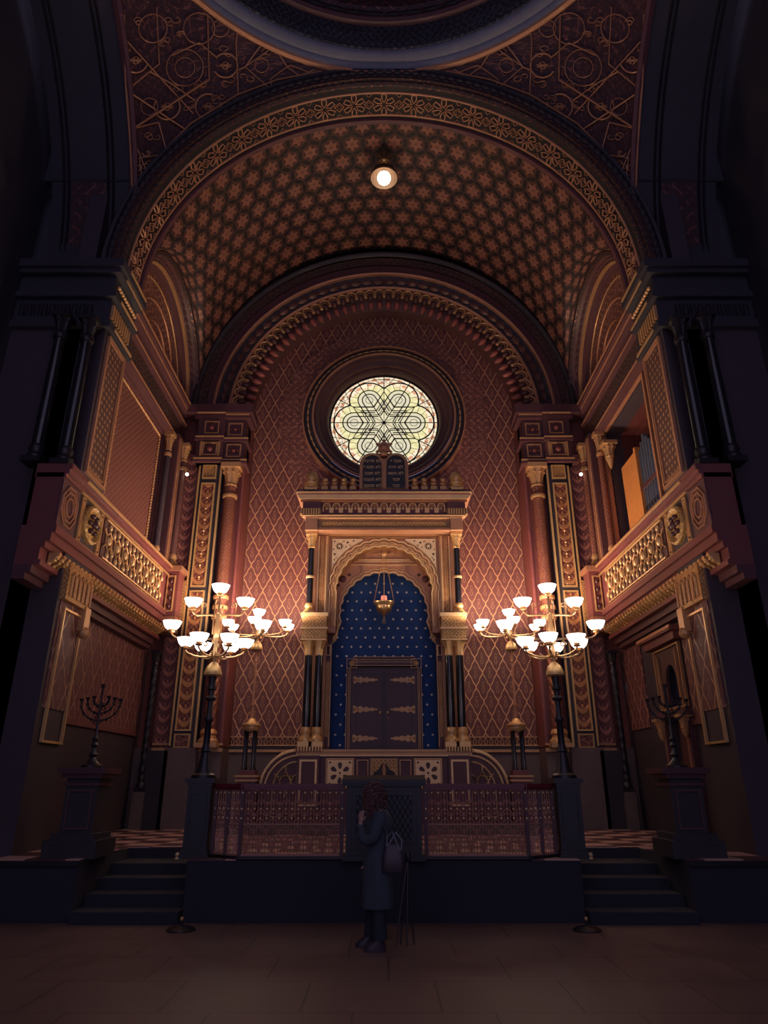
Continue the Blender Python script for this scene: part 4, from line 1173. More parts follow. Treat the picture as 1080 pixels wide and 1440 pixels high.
for z in (4.14,4.22,4.27,4.34): m.box(-.72,.72,15.86,15.9,z-.007,z+.007)
for s in(-1,1): frame_y(m,min(s*.62,s*.86),max(s*.62,s*.86),4.08,4.30,15.90,.015,.03)
ap('lintel_fillets',m,'gold_dull')
for s in(-1,1):
    m=M(); m.lathe([(.001,-.03),(.04,-.02),(.07,0),(.05,.01)],(0,0,0),12); m.xf(Matrix.Translation((s*.74,15.87,4.19))@Matrix.Rotation(pi/2,4,'X')); ap('corner_rosette',m,'gold',True)
# entablature
m=M(); m.box(-1.80,1.80,15.05,16.8,7.13,7.46); ap('architrave',m,'ark_wood')
m=M(); m.box(-1.55,1.55,15.03,15.06,7.20,7.38); ap('architrave_panel',m,'ark_panel')
m=M(); m.box(-1.45,1.45,15.015,15.03,7.25,7.34); ap('inscription_band',m,'arab_gold')
m=M()
for z in (7.15,7.18,7.42): m.box(-1.83,1.83,15.0,15.06,z-.01,z+.01)
for s in(-1,1): m.box(s*1.56,s*1.58,14.98,15.06,7.15,7.44); m.box(s*1.56,s*1.84,14.96,15.2,7.13,7.46)
m.box(-1.92,1.92,14.96,15.1,7.46,7.52); ap('architrave_fillets',m,'ark_wood')
m=M(); m.box(-1.93,1.93,14.93,15.1,7.475,7.495); m.box(-1.84,1.84,14.955,15.0,7.425,7.44); ap('gilt_fillet',m,'gold_light')
m=M(); m.box(-1.86,1.86,15.08,16.8,7.50,7.86); ap('frieze',m,'red_paint')
for s in(-1,1):
    m=M(); m.box(s*1.50,s*1.92,14.95,15.1,7.50,7.84); ap('frieze_end_block',m,'plum')
    m=M(); m.box(s*1.48,s*1.98,14.92,15.1,7.52,7.66); 
    ap('frieze_end_leaf',m,'teeth_gold')
NA=13
am=M(); w=.082
am.tube([(-w,0,-.10),(-w,0,.04)]+[(w*cos(pi-pi*i/10),0,.04+w*sin(pi*i/10)) for i in range(11)]+[(w,0,-.10)],.018,6)
am.tube([(w*.55*cos(pi-pi*i/8),.02,.04+w*.55*sin(pi*i/8)) for i in range(9)],.010,5)
am.ball((0,.01,.0),.03,8,5,sz=1.5)
amm=mk('frieze_arch',am,1); amm.materials.append(MT['gold_light'])
bk=M(); bk.box(-.05,.05,0,.06,-.12,-.03); bk.box(-.065,.065,-.02,.06,-.03,0.0); bkm=mk('frieze_bracket',bk,1); bkm.materials.append(MT['gold_light'])
for k in range(NA):
    x=(k-(NA-1)/2)*.227
    o=bpy.data.objects.new('frieze_arch',amm); C.objects.link(o); o.parent=ark; o.location=(x,15.05-15.4,7.71-FZ)
    if k<NA-1:
        o=bpy.data.objects.new('frieze_bracket',bkm); C.objects.link(o); o.parent=ark; o.location=(x+.1135,15.02-15.4,7.70-FZ)
m=M()
m.box(-1.98,1.98,14.98,16.8,7.84,7.92); m.box(-2.02,2.02,14.94,16.8,7.92,7.99); m.box(-2.06,2.06,14.90,16.8,7.99,8.06); ap('cornice',m,'ark_wood')
m=M(); m.prism([(-2.055,7.99),(2.055,7.99),(1.98,7.88),(-1.98,7.88)],'y',14.885,14.90); m.box(-2.08,2.08,14.87,15.0,8.045,8.07); ap('cornice_fillet',m,'gold_light')
m=M(); m.box(-2.07,2.07,14.9,16.7,8.07,8.13); ap('cornice_top',m,'dark_wood')
# finials
for s in(-1,1):
    x=s*1.745
    m=M(); m.box(x-.15,x+.15,14.9,15.2,8.1,8.20); m.lathe([(.19,8.20),(.19,8.25),(.15,8.28),(.17,8.31),(.17,8.36),(.14,8.39),(.15,8.46),(.14,8.54),(.10,8.61),(.03,8.66),(.001,8.70)],(x,15.05,0),12); ap('corner_finial',m,'gold',True)
for k in range(4):
    for s in(-1,1):
        x=s*(.74+.225*k)
        m=M(); m.box(x-.075,x+.075,14.90,15.05,8.12,8.22); m.lathe([(.075,8.22),(.045,8.26),(.085,8.30),(.05,8.35),(.075,8.40),(.05,8.45),(.001,8.47)],(x,14.975,0),10); ap('small_finial',m,'gold_dull',True)
# tablets of the law
Yt=15.0
def tab(cx,h0,h1,hw):
    return [(cx-hw,h0),(cx+hw,h0),(cx+hw,h1-hw)]+[(cx+hw*cos(t),h1-hw+hw*sin(t)) for t in [pi*i/14 for i in range(1,14)]]+[(cx-hw,h1-hw)]
ZT0=zat(690,Yt)-.02; ZT1=zat(638,Yt)
hw=.27
fr_=[(-.59,ZT0),(.59,ZT0),(.59,ZT1-.26)]+[(.30+.29*cos(t),ZT1-.27+.29*sin(t)) for t in [pi/2*i/8*1.7 for i in range(1,9)]]
left=[(-x,z) for x,z in reversed(fr_[2:])]
m=plate([fr_+left],Yt,Yt+.12); tb=ap('law_tablets',m,'ark_wood',label='twin round-topped tablets with Hebrew writing')
for s in(-1,1):
    m=plate([tab(s*.285,ZT0+.08,ZT1-.03,.225)],Yt-.01,Yt+.0); ap('tablet_face',m,'desk_black',parent=tb)
    m=M(); m.tube([(a,Yt-.02,b) for a,b in tab(s*.285,ZT0+.08,ZT1-.03,.235)],.016,5,True); ap('tablet_frame',m,'gold_dull',parent=tb)
right_=['אנכי יי','לא יהיה','לא תשא','זכור','כבד']; left_=['לא תרצח','לא תנאף','לא תגנב','לא תענה','לא תחמד']
for s,lines in((1,right_),(-1,left_)):
    for i,l in enumerate(lines):
        t_=M(); tm=textmesh(l[::-1],.112); t_.join(tm,Matrix.Translation((s*.285,Yt-.018,ZT1-.24-.165*i)))
        o=ap('hebrew_line',t_,'gold_light',parent=tb)
# star crown above tablets
stp=[]
for k in range(12):
    a=pi/2+k*pi/6; r=.20 if k%2==0 else .13; stp.append((r*cos(a),ZT1+.19+r*sin(a)*1.05))
m=plate([stp],Yt+.02,Yt+.10); m.lathe([(.10,ZT1-.06),(.13,ZT1+.0),(.05,ZT1+.06)],(0,Yt+.06,0),12)
for k in range(0,12,2): m.ball((stp[k][0],Yt+.06,stp[k][1]),.035,8,5)
m.ball((0,Yt+.0,ZT1+.19),.08,10,6,sy=.5); m.box(-.22,.22,Yt+.03,Yt+.1,ZT1-.04,ZT1+.03)
ap('star_crown',m,'copper_strap',True,parent=tb)
# ================================================================== eternal lamp
YL=15.45
el=thing('eternal_lamp','gilt hanging lamp with a pink glowing glass before the blue niche','lamp',(0,YL,5.15))
zt=zat(853,YL)
m=M(); m.lathe([(.001,-.30),(.02,-.27),(.008,-.25),(.03,-.22),(.01,-.19),(.04,-.165),(.06,-.15),(.13,-.11),(.175,-.05),(.185,.02),(.20,.06),(.235,.10),(.24,.13),(.19,.125),(.14,.09),(.001,.08)],(0,YL,zt-.03),24); part('bowl',m,'brass',el,True)
m=M(); m.tube([(.035*cos(t),YL,zt-.36+.035*sin(t)) for t in [2*pi*i/12 for i in range(12)]],.008,5,True); part('pendant_ring',m,'brass',el,True)
m=M(); m.lathe([(.03,.05),(.065,.10),(.07,.22),(.06,.25),(.055,.25)],(0,YL,zt),16); m.lathe([(.001,.06),(.001,.2)],(0,YL,zt),6); part('red_glass',m,'glow_pink',el,True,label='pink glowing glass')
zc2=zat(778,YL)
for a in (0.0,pi,pi/2,-pi/2):
    m=M(); n=26
    for i in range(n):
        f=(i+.5)/n; x=.235*cos(a)*(1-f)+.03*cos(a)*f; y=YL+.235*sin(a)*(1-f)+.03*sin(a)*f; z=zt+.1+(6.62-zt-.1)*f
        m.ball((x,y,z),.012,5,4,sz=1.8)
    part('chain',m,'brass',el,True)
m=M(); m.lathe([(.001,6.74),(.05,6.72),(.06,6.68),(.03,6.64),(.001,6.60)],(0,YL,0),12); m.tube([(0,YL,6.7),(0,15.72,6.85)],.015,5); part('hook',m,'brass',el,True)
# ================================================================== candelabra
lights=[]
def bowl_lamp(parent,name_arm,pts,bx,by,bz,sc=1.0,r=.016):
    """arm following pts ending below a glass bowl whose rim is at bz"""
    m=M(); m.tube(pts,r,7); 
    arm=part(name_arm,m,'brass',parent,True)
    m=M(); m.lathe([(.02,-.175),(.05,-.165),(.055,-.15),(.03,-.14),(.06,-.115),(.065,-.10),(.02,-.10)],(bx,by,bz),14); part('cup',m,'brass',arm,True)
    m=M(); m.lathe([(.035,-.125),(.07,-.118),(.105,-.085),(.125,-.04),(.138,-.004),(.142,0),(.134,-.004),(.118,-.04),(.098,-.08),(.06,-.108),(.001,-.112)],(bx,by,bz),22); part('glass_bowl',m,'opal_glass' if parent.get('group')=='front candelabra' else 'opal_glass_bright',arm,True)
    lights.append((parent,bx,by,bz))
def arm_pts(cx,cy,z0,a,R,z1,sag=.06):
    P=[]
    for i in range(15):
        f=i/14
        rr=R*(f if f<.8 else .8+.2*sin((f-.8)/.2*pi/2))
        z=z0-sag*sin(pi*min(1,f/.85))*.6 if f<.75 else z0+(z1-z0)*(1-cos((f-.75)/.25*pi/2))
        P.append((cx+rr*cos(a),cy+rr*sin(a),z))
    return P
def scroll(m,cx,cy,a,r0,z0,R=.07,sg=1):
    pts=[]
    for i in range(22):
        t=i/21*2.1*pi; q=R*(1-i/26); pts.append((cx+(r0+q*cos(t)*sg)*cos(a),cy+(r0+q*cos(t)*sg)*sin(a),z0+q*sin(t)))
    m.tube(pts,.010,5)
def candelabrum(label,x,y,z0,front,group):
    t=thing('floor_candelabrum',label,'candelabrum',(x,y,z0),group)
    if front: zd=3.20; zh=3.42; zt4=3.66; z3=3.93; z2=4.28; z1=4.50
    else:     zd=4.40; zh=4.60; zt4=4.78; z3=4.92; z2=None; z1=5.20
    # foot and post
    if front:
        m=M(); m.lathe([(.17,0),(.17,.04),(.12,.07),(.10,.14),(.075,.26),(.06,.34),(.075,.36),(.065,.40),(.05,.45)],(x,y,z0),20); part('foot',m,'iron_dark',t,True)
        m=M(); m.lathe([(.050,z0+.40),(.045,z0+.75),(.07,z0+.78),(.07,z0+.81),(.045,z0+.84),(.04,z0+1.05),(.075,z0+1.07),(.08,z0+1.10),(.045,z0+1.13),(.045,z0+1.2),(.07,z0+1.22),(.07,z0+1.25),(.05,z0+1.28),(.06,zd-.09),(.08,zd-.05)],(x,y,0),18); part('post',m,'iron_dark',t,True)
    else:
        # four dark colonnettes carrying a gilt capital, thin post above
        m=M()
        for dx in(-.09,.09):
            for dy in(-.09,.09): m.lathe([(.045,0),(.045,.04),(.032,.07),(.032,.72),(.045,.76)],(x+dx,y+dy,z0),10)
        part('colonnettes',m,'black_marble',t,True)
        m=M(); m.lathe([(.12,.74),(.15,.76),(.17,.80),(.17,.84),(.20,.86),(.20,.89),(.12,.93),(.08,.98),(.05,1.02)],(x,y,z0),18); part('gilt_capital',m,'gold',t,True)
        m=M(); m.lathe([(.06,1.0),(.05,1.1),(.035,1.25),(.05,1.28),(.028,1.32),(.024,zd-z0-.35),(.045,zd-z0-.33),(.028,zd-z0-.28),(.028,zd-z0-.14),(.06,zd-z0-.08)],(x,y,z0),14); part('post',m,'copper_strap',t,True)
    m=M(); m.lathe([(.07,-.10),(.13,-.08),(.135,-.05),(.125,-.02),(.10,.05),(.05,.10),(.02,.12)],(x,y,zd),22); part('dome_cap',m,'gold',t,True)
    m=M(); m.lathe([(.02,zd+.1),(.03,zh-.04),(.07,zh-.02),(.075,zh+.01),(.03,zh+.05),(.022,zh+.2),(.045,zh+.24),(.05,zh+.4 if front else zh+.3),(.03,zh+.5 if front else zh+.34),(.055,zh+.62 if front else zh+.38),(.02,zh+.66 if front else zh+.4),(.014,z1-.16)],(x,y,0),14); part('stem',m,'brass',t,True)
    bowl_lamp(t,'top_branch',[(x,y,z1-.3),(x,y,z1-.17)],x,y,z1)
    a0=R_(10)
    if front:
        for k in range(6):
            a=a0+k*pi/3; R=.43
            bx,by=x+R*cos(a),y+R*sin(a)
            bowl_lamp(t,'lower_branch',arm_pts(x,y,zh,a,R,zt4-.17,.05),bx,by,zt4,r=.014)
        for a in (0,pi):
            R=.69; bx,by=x+R*cos(a),y+R*sin(a)
            bowl_lamp(t,'long_branch',arm_pts(x,y,3.665,a,R,z3-.17,0.0),bx,by,z3)
            R=.40; bx,by=x+R*cos(a),y+R*sin(a)
            zz=4.02
            bowl_lamp(t,'upper_branch',arm_pts(x,y,zz,a,R,z2-.17,-.02),bx,by,z2)
        m=M()
        for a in (0,pi,pi/2,-pi/2):
            scroll(m,x,y,a,.22,4.18,.045); m.tube([(x+.26*cos(a),y+.26*sin(a),4.18),(x+.26*cos(a),y+.26*sin(a),3.68)],.009,5)
            scroll(m,x,y,a,.16,3.58,.05)
            m.tube([(x+.04*cos(a),y+.04*sin(a),3.46),(x+.12*cos(a),y+.12*sin(a),3.38),(x+.2*cos(a),y+.2*sin(a),3.44)],.012,5)
        part('scrollwork',m,'brass',t,True)
    else:
        for a in (R_(20),R_(160),R_(200),R_(340),R_(90),R_(270)):
            R=.66 if abs(cos(a))>.5 else .5
            bx,by=x+R*cos(a),y+R*sin(a)
            bowl_lamp(t,'branch',arm_pts(x,y,zh+.05,a,R,z3-.17,0.03),bx,by,z3,r=.013)
    return t
for s,nm in((-1,'left'),(1,'right')):
    x=s*2.54
    ped=thing('lamp_pedestal','black square pedestal carrying the %s front candelabrum at the balustrade end'%nm,'pedestal',(x,10.3,FZ))
    m=M(); m.box(x-.16,x+.16,10.14,10.46,FZ+.08,1.62); part('shaft',m,'desk_black',ped)
    m=M(); m.box(x-.20,x+.20,10.10,10.50,FZ,FZ+.05); m.box(x-.18,x+.18,10.12,10.48,FZ+.05,FZ+.10); part('base',m,'desk_black',ped)
    m=M(); m.box(x-.17,x+.17,10.13,10.47,1.60,1.64); m.box(x-.20,x+.20,10.10,10.50,1.64,1.70); part('cap',m,'iron_dark',ped)
    m=M(); frame_y(m,x-.12,x+.12,.9,1.5,10.14,.015,.012); part('panel_frame',m,'desk_black',ped)
    m=M(); m.ball((x+s*.21,10.12,FZ+.05),.03,10,6); m.lathe([(.035,0),(.035,.02),(.01,.03)],(x+s*.21,10.12,FZ-.0),10); part('brass_foot',m,'gold_light',ped,True)
    candelabrum('large brass candelabrum with eleven lit glass bowls on the black pedestal at the front %s'%nm,x,10.3,1.70,True,'front candelabra')
    x2=s*2.77
    rp=thing('gilt_plinth','small plinth with gilt mouldings under the %s rear candelabrum'%nm,'plinth',(x2,14.9,.86))
    m=M(); m.box(x2-.19,x2+.19,14.72,15.1,.86,1.70); part('body',m,'plum',rp)
    m=M(); m.box(x2-.22,x2+.22,14.69,15.13,1.66,1.70); m.box(x2-.24,x2+.24,14.67,15.15,1.74,1.78); part('gilt_moulding',m,'gold_dull',rp)
    m=M(); m.box(x2-.20,x2+.20,14.70,15.12,1.70,1.74); m.box(x2-.16,x2+.16,14.74,15.06,1.78,1.88); part('cap',m,'red_paint',rp)
    candelabrum('smaller candelabrum with seven lit glass bowls beside the ark on the %s'%nm,x2,14.9,1.88,False,'rear candelabra')
LP=[]
for (par,bx,by,bz) in lights:
    ld_=bpy.data.lights.new('bulb','POINT'); ld_.energy=BULB_W*(1.0 if par.get('group')=='front candelabra' else REAR_K); ld_.color=(1.0,.73,.55); ld_.shadow_soft_size=.03
    o=bpy.data.objects.new('bulb',ld_); C.objects.link(o); o.parent=par; q=par.location; o.location=(bx-q[0],by-q[1],bz-.03-q[2])
# ================================================================== balustrade
def balustrade(s,nm):
    SIDE[0]=s
    bt=thing('balustrade','ornate pierced metal balustrade with a red handrail on the %s of the reading desk'%nm,'balustrade',(s*1.3,9.97,FZ))
    segs=[((.56,9.97),(1.90,9.97)),((1.90,9.97),(2.32,10.28))]
    zb,zt_=FZ+.06,1.58
    for (p,q) in segs:
        d=Vector((q[0]-p[0],q[1]-p[1])); L=d.length; d.normalize(); a=atan2(d.y,d.x)
        T=Matrix.Translation((p[0],p[1],0))@Matrix.Rotation(a,4,'Z')
        m=M(); n=max(2,round(L/.165)); w=L/n
        def t(pts,r=.007,c=False): m.tube([(x,0,z) for x,z in pts],r,4,c)
        for i in range(n):
            x=w*i; c=x+w/2
            # vertical bars
            for xx in (x,x+w*.25,x+w*.5,x+w*.75): t([(xx,zb),(xx,zt_-.03)],.0055)
            # bottom fans
            for k in range(-2,3): t([(c+k*.006,zb+.03),(c+k*w*.11,zb+.14),(c+k*w*.20,zb+.22)],.007)
            t([(x,zb+.20),(x+w*.1,zb+.30),(c,zb+.345),(x+w*.9,zb+.30),(x+w,zb+.20)],.009)
            t([(x+w*.2,zb+.16),(c,zb+.27),(x+w*.8,zb+.16)],.007)
            # trellis rows of arches
            for zz in (.40,.52,.64): 
                t([(c+w*.42*cos(pi*j/8),zb+zz-.045+.07*sin(pi*j/8)) for j in range(9)],.007)
                m.ball((c,0,zb+zz-.02),.016,6,4,sz=1.5)
            for zz in(.46,.60): t([(x,zb+zz),(c,zb+zz+.05),(x+w,zb+zz)],.006); m.ball((x,0,zb+zz+.02),.018,6,4,sz=1.6)
        m.box(0,L,-.012,.012,zb-.01,zb+.015); m.box(0,L,-.01,.01,zb+.36,zb+.375)
        m.xf(T); part('grille_panel',m,'balu_metal',bt)
        m=M()
        for zz in (.44,.555,.755):
            for i in range(2*n+1):
                m.ball((w*i*.5,-.016,zb+zz),.014 if i%2 else .018,6,4)
        m.xf(T); part('gilt_beads',m,'gold_light',bt)
        m=M(); m.box(-.03,L+.03,-.05,.05,zt_,zt_+.05); m.box(-.03,L+.03,-.035,.035,zt_-.03,zt_); m.xf(T); part('handrail',m,'rail_red',bt)
        m=M(); m.box(-.03,L+.03,-.05,.05,FZ,FZ+.05); m.xf(T); part('bottom_rail',m,'iron_dark',bt)
    for (x,y) in ((.56,9.97),(1.90,9.97),(2.12,10.13),(2.33,10.28)):
        m=M(); m.box(x-.025,x+.025,y-.025,y+.025,FZ,zt_); part('post',m,'dark_wood',bt)
    SIDE[0]=1
balustrade(-1,'left'); balustrade(1,'right')
# ================================================================== reading desk
rd=thing('reading_desk','black panelled reading desk at the centre of the balustrade behind the person','desk',(0,10,FZ))
m=M(); m.box(-.50,.50,9.86,10.25,FZ+.05,1.60); part('body',m,'desk_black',rd)
m=M(); m.box(-.54,.54,9.80,10.3,1.60,1.63); m.prism([(9.78,1.63),(9.78,1.68),(10.32,1.74),(10.32,1.63)],'x',-.56,.56); part('top',m,'desk_black',rd)
m=M(); frame_y(m,-.47,.47,.84,1.57,9.86,.03,.015); frame_y(m,-.40,.40,.92,1.51,9.86,.02,.025); part('panel_frame',m,'iron_dark',rd)
m=M()
for i in range(-14,15):
    for sg in (-1,1):
        # line x = i*.07 + sg*t, z = .95 + 1.6 t clipped to the panel
        t0,t1=0.0,.54/1.6
        a,b=(-.37-i*.07)/sg,(.37-i*.07)/sg
        lo,hi=max(t0,min(a,b)),min(t1,max(a,b))
        if hi-lo>.02: m.tube([(i*.07+sg*lo,9.857,.95+1.6*lo),(i*.07+sg*hi,9.857,.95+1.6*hi)],.004,4)
part('panel_lattice',m,'desk_black',rd)
m=M(); m.box(-.54,.54,9.82,10.28,FZ,FZ+.06); part('plinth',m,'desk_black',rd)
# ================================================================== menorahs and their pedestals
for s,nm in((-1,'left'),(1,'right')):
    x=s*4.20; y=10.45
    pt=thing('stone_pedestal','tall dark moulded pedestal carrying the seven-branched menorah at the %s edge'%nm,'pedestal',(x,y,FZ))
    m=M(); m.box(x-.36,x+.36,y-.36,y+.36,FZ,FZ+.22); m.box(x-.30,x+.30,y-.30,y+.30,FZ+.22,FZ+.30); part('base',m,'dado' if False else 'dark',pt)
    m=M(); m.box(x-.22,x+.22,y-.22,y+.22,FZ+.30,1.72); part('shaft',m,'dark',pt)
    m=M(); m.box(x-.25,x+.25,y-.25,y+.25,1.60,1.64); m.box(x-.28,x+.28,y-.28,y+.28,1.70,1.76); m.box(x-.33,x+.33,y-.33,y+.33,1.76,1.84); part('cap',m,'dark_wood',pt)
    m=M(); frame_y(m,x-.17,x+.17,1.05,1.55,y-.22,.02,.02); part('panel_frame',m,'brown',pt)
    mn_=thing('menorah','dark ornate seven-branched menorah on its pedestal at the %s edge'%nm,'menorah',(x,y,1.84))
    m=M(); m.lathe([(.15,0),(.15,.03),(.10,.06),(.06,.10),(.04,.14),(.065,.18),(.04,.22),(.03,.27),(.055,.31),(.03,.35),(.045,.40),(.02,.44),(.016,1.1),(.03,1.14),(.035,1.17)],(x,y,1.84),14); part('stem',m,'iron_dark',mn_,True)
    for k,R in enumerate((.11,.20,.29)):
        for sg in(-1,1):
            m=M(); m.tube([(x+sg*R*sin(t),y,1.84+.95-.0-R*.9*cos(t)-.02*k) for t in [pi/2*i/12 for i in range(13)]],.012,6)
            m.lathe([(.012,0),(.03,.03),(.035,.05),(.02,.05)],(x+sg*R,y,1.84+.95-.02*k),8)
            for j in(3,7,10): t=pi/2*j/12; m.ball((x+sg*R*sin(t),y,1.84+.95-R*.9*cos(t)-.02*k),.026,6,4)
            part('branch',m,'iron_dark',mn_,True)
    m=M()
    for k in range(10):
        a=k*.7; m.tube([(x+(.03+.012*j)*cos(a+j*.4),y+.02,1.84+.62+.05*k*.6+.02*sin(j)) for j in range(7)],.006,4)
    part('foliage',m,'iron_dark',mn_,True)
# ---- stanchion feet
for s,nm in((-1,'left'),(1,'right')):
    x=ray(540+s*287,1300)[0]*9.35
    m=M(); m.lathe([(.17,0),(.17,.015),(.13,.035),(.03,.05),(.02,.06),(.02,.10),(.001,.105)],(x,9.42,0),24)
    o=thing('stanchion_base','low round dark metal foot on the hall floor before the %s stairs'%nm,'stand',(x,9.42,0))
    part('disc',m,'iron_dark',o,True)
    m=M(); m.ball((x,9.42,.12),.025,10,6); part('knob',m,'brass',o,True)
# ================================================================== the person
PXx,PYy=-.07,8.42
pr=thing('person','standing person with curly hair in long dark coat, hand raised to the face','person',(PXx,PYy,0),world=False,rz=0); pr.scale=(.95,.95,.945)
# local frame: faces -x and slightly +y (towards the ark)
def skin_obj(name, verts, edges, radii, mt, parent, root=0, sub=2, loc=(0,0,0)):
    me=bpy.data.meshes.new(name); me.from_pydata(verts,edges,[])
    o=bpy.data.objects.new(name,me); C.objects.link(o)
    sk=o.modifiers.new('skin','SKIN'); sk.use_smooth_shade=True
    lay=me.skin_vertices[0] if len(me.skin_vertices) else None
    if lay is None:
        bpy.context.view_layer.objects.active=o
        lay=me.skin_vertices[0]
    for i,r in enumerate(radii):
        r2=r if isinstance(r,tuple) else (r,r); lay.data[i].radius=r2; lay.data[i].use_root=(i==root)
    ss=o.modifiers.new('sub','SUBSURF'); ss.levels=sub; ss.render_levels=sub
    dg=bpy.context.evaluated_depsgraph_get(); nm_=bpy.data.meshes.new_from_object(o.evaluated_get(dg))
    bpy.data.objects.remove(o); bpy.data.meshes.remove(me)
    nm_.name=name; nm_.materials.clear(); nm_.materials.append(MT[mt])
    for p in nm_.polygons: p.use_smooth=True
    q=bpy.data.objects.new(name,nm_); C.objects.link(q); q.parent=parent; q.location=loc
    return q
# body: continuous figure. -x is forward
V=[(0,0,.92),(.0,0,1.08),(.01,0,1.22),(.015,0,1.36),(-.01,0,1.45),(-.04,0,1.53),(-.075,0,1.60),(-.085,0,1.67),   #0-7 pelvis..head top
   (.02,-.09,.88),(.01,-.10,.50),(.035,-.11,.10),(-.03,-.115,.040),(-.085,-.115,.030),   #8-12 near leg
   (.0,.09,.88),(-.06,.10,.50),(-.075,.11,.10),(-.13,.115,.040),(-.185,.115,.030),        #13-17 far leg
   (.03,-.17,1.38),(-.04,-.21,1.14),(-.16,-.17,1.10 ),(-.20,-.10,1.28),(-.195,-.07,1.36),    #18-22 near arm raised
   (.02,.17,1.38),(-.01,.22,1.12),(-.10,.18,.92),(-.14,.14,.86)]                              #23-26 far arm
Ed=[(0,1),(1,2),(2,3),(3,4),(4,5),(5,6),(6,7),(0,8),(8,9),(9,10),(10,11),(11,12),(0,13),(13,14),(14,15),(15,16),(16,17),(3,18),(18,19),(19,20),(20,21),(21,22),(3,23),(23,24),(24,25),(25,26)]
Rd=[(.13,.15),(.11,.13),(.12,.14),(.11,.13),.06,.055,.085,.07, .085,.06,.04,.04,.025, .085,.06,.04,.04,.025, .055,.045,.038,.028,.030, .055,.045,.036,.030]
body=skin_obj('body',V,Ed,Rd,'skin',pr)
# clothes, lofted
def ell(cx,cy,z,rx,ry,n=28,lobe=0.0,ph=0.0): return [(cx+rx*(1+lobe*sin(7*2*pi*i/n+ph))*cos(2*pi*i/n),cy+ry*(1+lobe*sin(7*2*pi*i/n+ph))*sin(2*pi*i/n),z) for i in range(n)]
m=M(); m.loft([ell(.0,0,.42,.18,.22,lobe=.06),ell(.0,0,.60,.175,.215,lobe=.05),ell(.0,0,.72,.17,.21,lobe=.045,ph=.3),ell(.0,0,.86,.165,.205,lobe=.03),ell(.005,0,1.0,.15,.19,lobe=.02),ell(.01,0,1.12,.145,.18),ell(.02,0,1.25,.155,.195),ell(.025,0,1.34,.15,.20),ell(.015,0,1.42,.115,.165),ell(-.005,0,1.475,.075,.09),ell(-.02,0,1.50,.065,.07)])
coat=obj('coat',m,'coat_cloth',None,True); coat.parent=pr
def sleeve(pts,rs,nm_='sleeve'):
    m=M(); P=[Vector(p) for p in pts]; Q=[];RR=[]
    for i in range(len(P)-1):
        for j in range(5): f=j/5; Q.append(P[i].lerp(P[i+1],f)); RR.append(rs[i]*(1-f)+rs[i+1]*f)
    Q.append(P[-1]); RR.append(rs[-1]); 
    for _ in range(2):
        Q=[Q[0]]+[(Q[i-1]+Q[i]*2+Q[i+1])/4 for i in range(1,len(Q)-1)]+[Q[-1]]
    m.tube([tuple(q) for q in Q],RR,14); o=obj(nm_,m,'coat_cloth',None,True); o.parent=coat; return o
sleeve([(.02,-.15,1.40),(.02,-.19,1.32),(-.04,-.215,1.14),(-.16,-.17,1.11),(-.195,-.11,1.27)],[.075,.075,.065,.055,.042])
sleeve([(.02,.15,1.40),(.02,.19,1.32),(-.01,.22,1.12),(-.10,.18,.93)],[.075,.072,.062,.046])
# collar
m=M(); m.loft([ell(-.005,0,1.46,.085,.10),ell(-.015,0,1.50,.082,.09),ell(-.02,0,1.54,.078,.082)],cap=False); o=obj('collar',m,'coat_cloth',None,True); o.parent=coat
# trousers
for (a,b,c,nm_) in (((.02,-.09,.88),(.01,-.10,.50),(.03,-.11,.12),'n'),((.0,.09,.88),(-.05,.10,.50),(-.07,.11,.12),'f')):
    m=M(); pts=[];rr=[]
    for i in range(9):
        f=i/8; p=(Vector(a).lerp(Vector(b),f*2) if f<.5 else Vector(b).lerp(Vector(c),f*2-1)); pts.append(tuple(p)); rr.append([.11,.105,.10,.09,.082,.08,.078,.08,.085][i])
    m.tube(pts,rr,16); o=obj('trouser_leg',m,'trouser_cloth',None,True); o.parent=pr
# boots
for (x,y) in ((.03,-.11),(-.075,.11)):
    m=M(); m.loft([[(x+.06*cos(t)-.0,y+.05*sin(t),.20) for t in [2*pi*i/16 for i in range(16)]],[(x-.01+.07*cos(t),y+.05*sin(t),.12) for t in [2*pi*i/16 for i in range(16)]],[(x-.05+.12*cos(t),y+.052*sin(t),.07) for t in [2*pi*i/16 for i in range(16)]],[(x-.07+.145*cos(t),y+.052*sin(t),.03) for t in [2*pi*i/16 for i in range(16)]],[(x-.07+.145*cos(t),y+.05*sin(t),.0) for t in [2*pi*i/16 for i in range(16)]]]); m.v=[(x+(p[0]-x)*.84,y+(p[1]-y)*.92,p[2]) for p in m.v]
    o=obj('boot',m,'leather',None,True); o.parent=pr
# head details (ear, nose) and face
m=M(); m.lathe([(.001,-.115),(.045,-.10),(.068,-.06),(.078,0),(.08,.05),(.066,.095),(.03,.118),(.001,.122)],(-.085,0,1.60),20,sx=1.1,sy=.92)
m.lathe([(.001,-.02),(.012,-.018),(.016,0),(.008,.03),(.001,.035)],(-.175,0,1.585),8); m.ball((-.168,0,1.545),.018,8,5,sy=1.3,sz=.45)
for yy in(-.03,.03): m.ball((-.158,yy,1.615),.011,8,5)
m.ball((-.075,-.077,1.595),.022,8,6,sx=1,sy=.4,sz=1.5); m.ball((-.075,.077,1.595),.022,8,6,sx=1,sy=.4,sz=1.5)
o=obj('face',m,'skin',None,True); o.parent=body
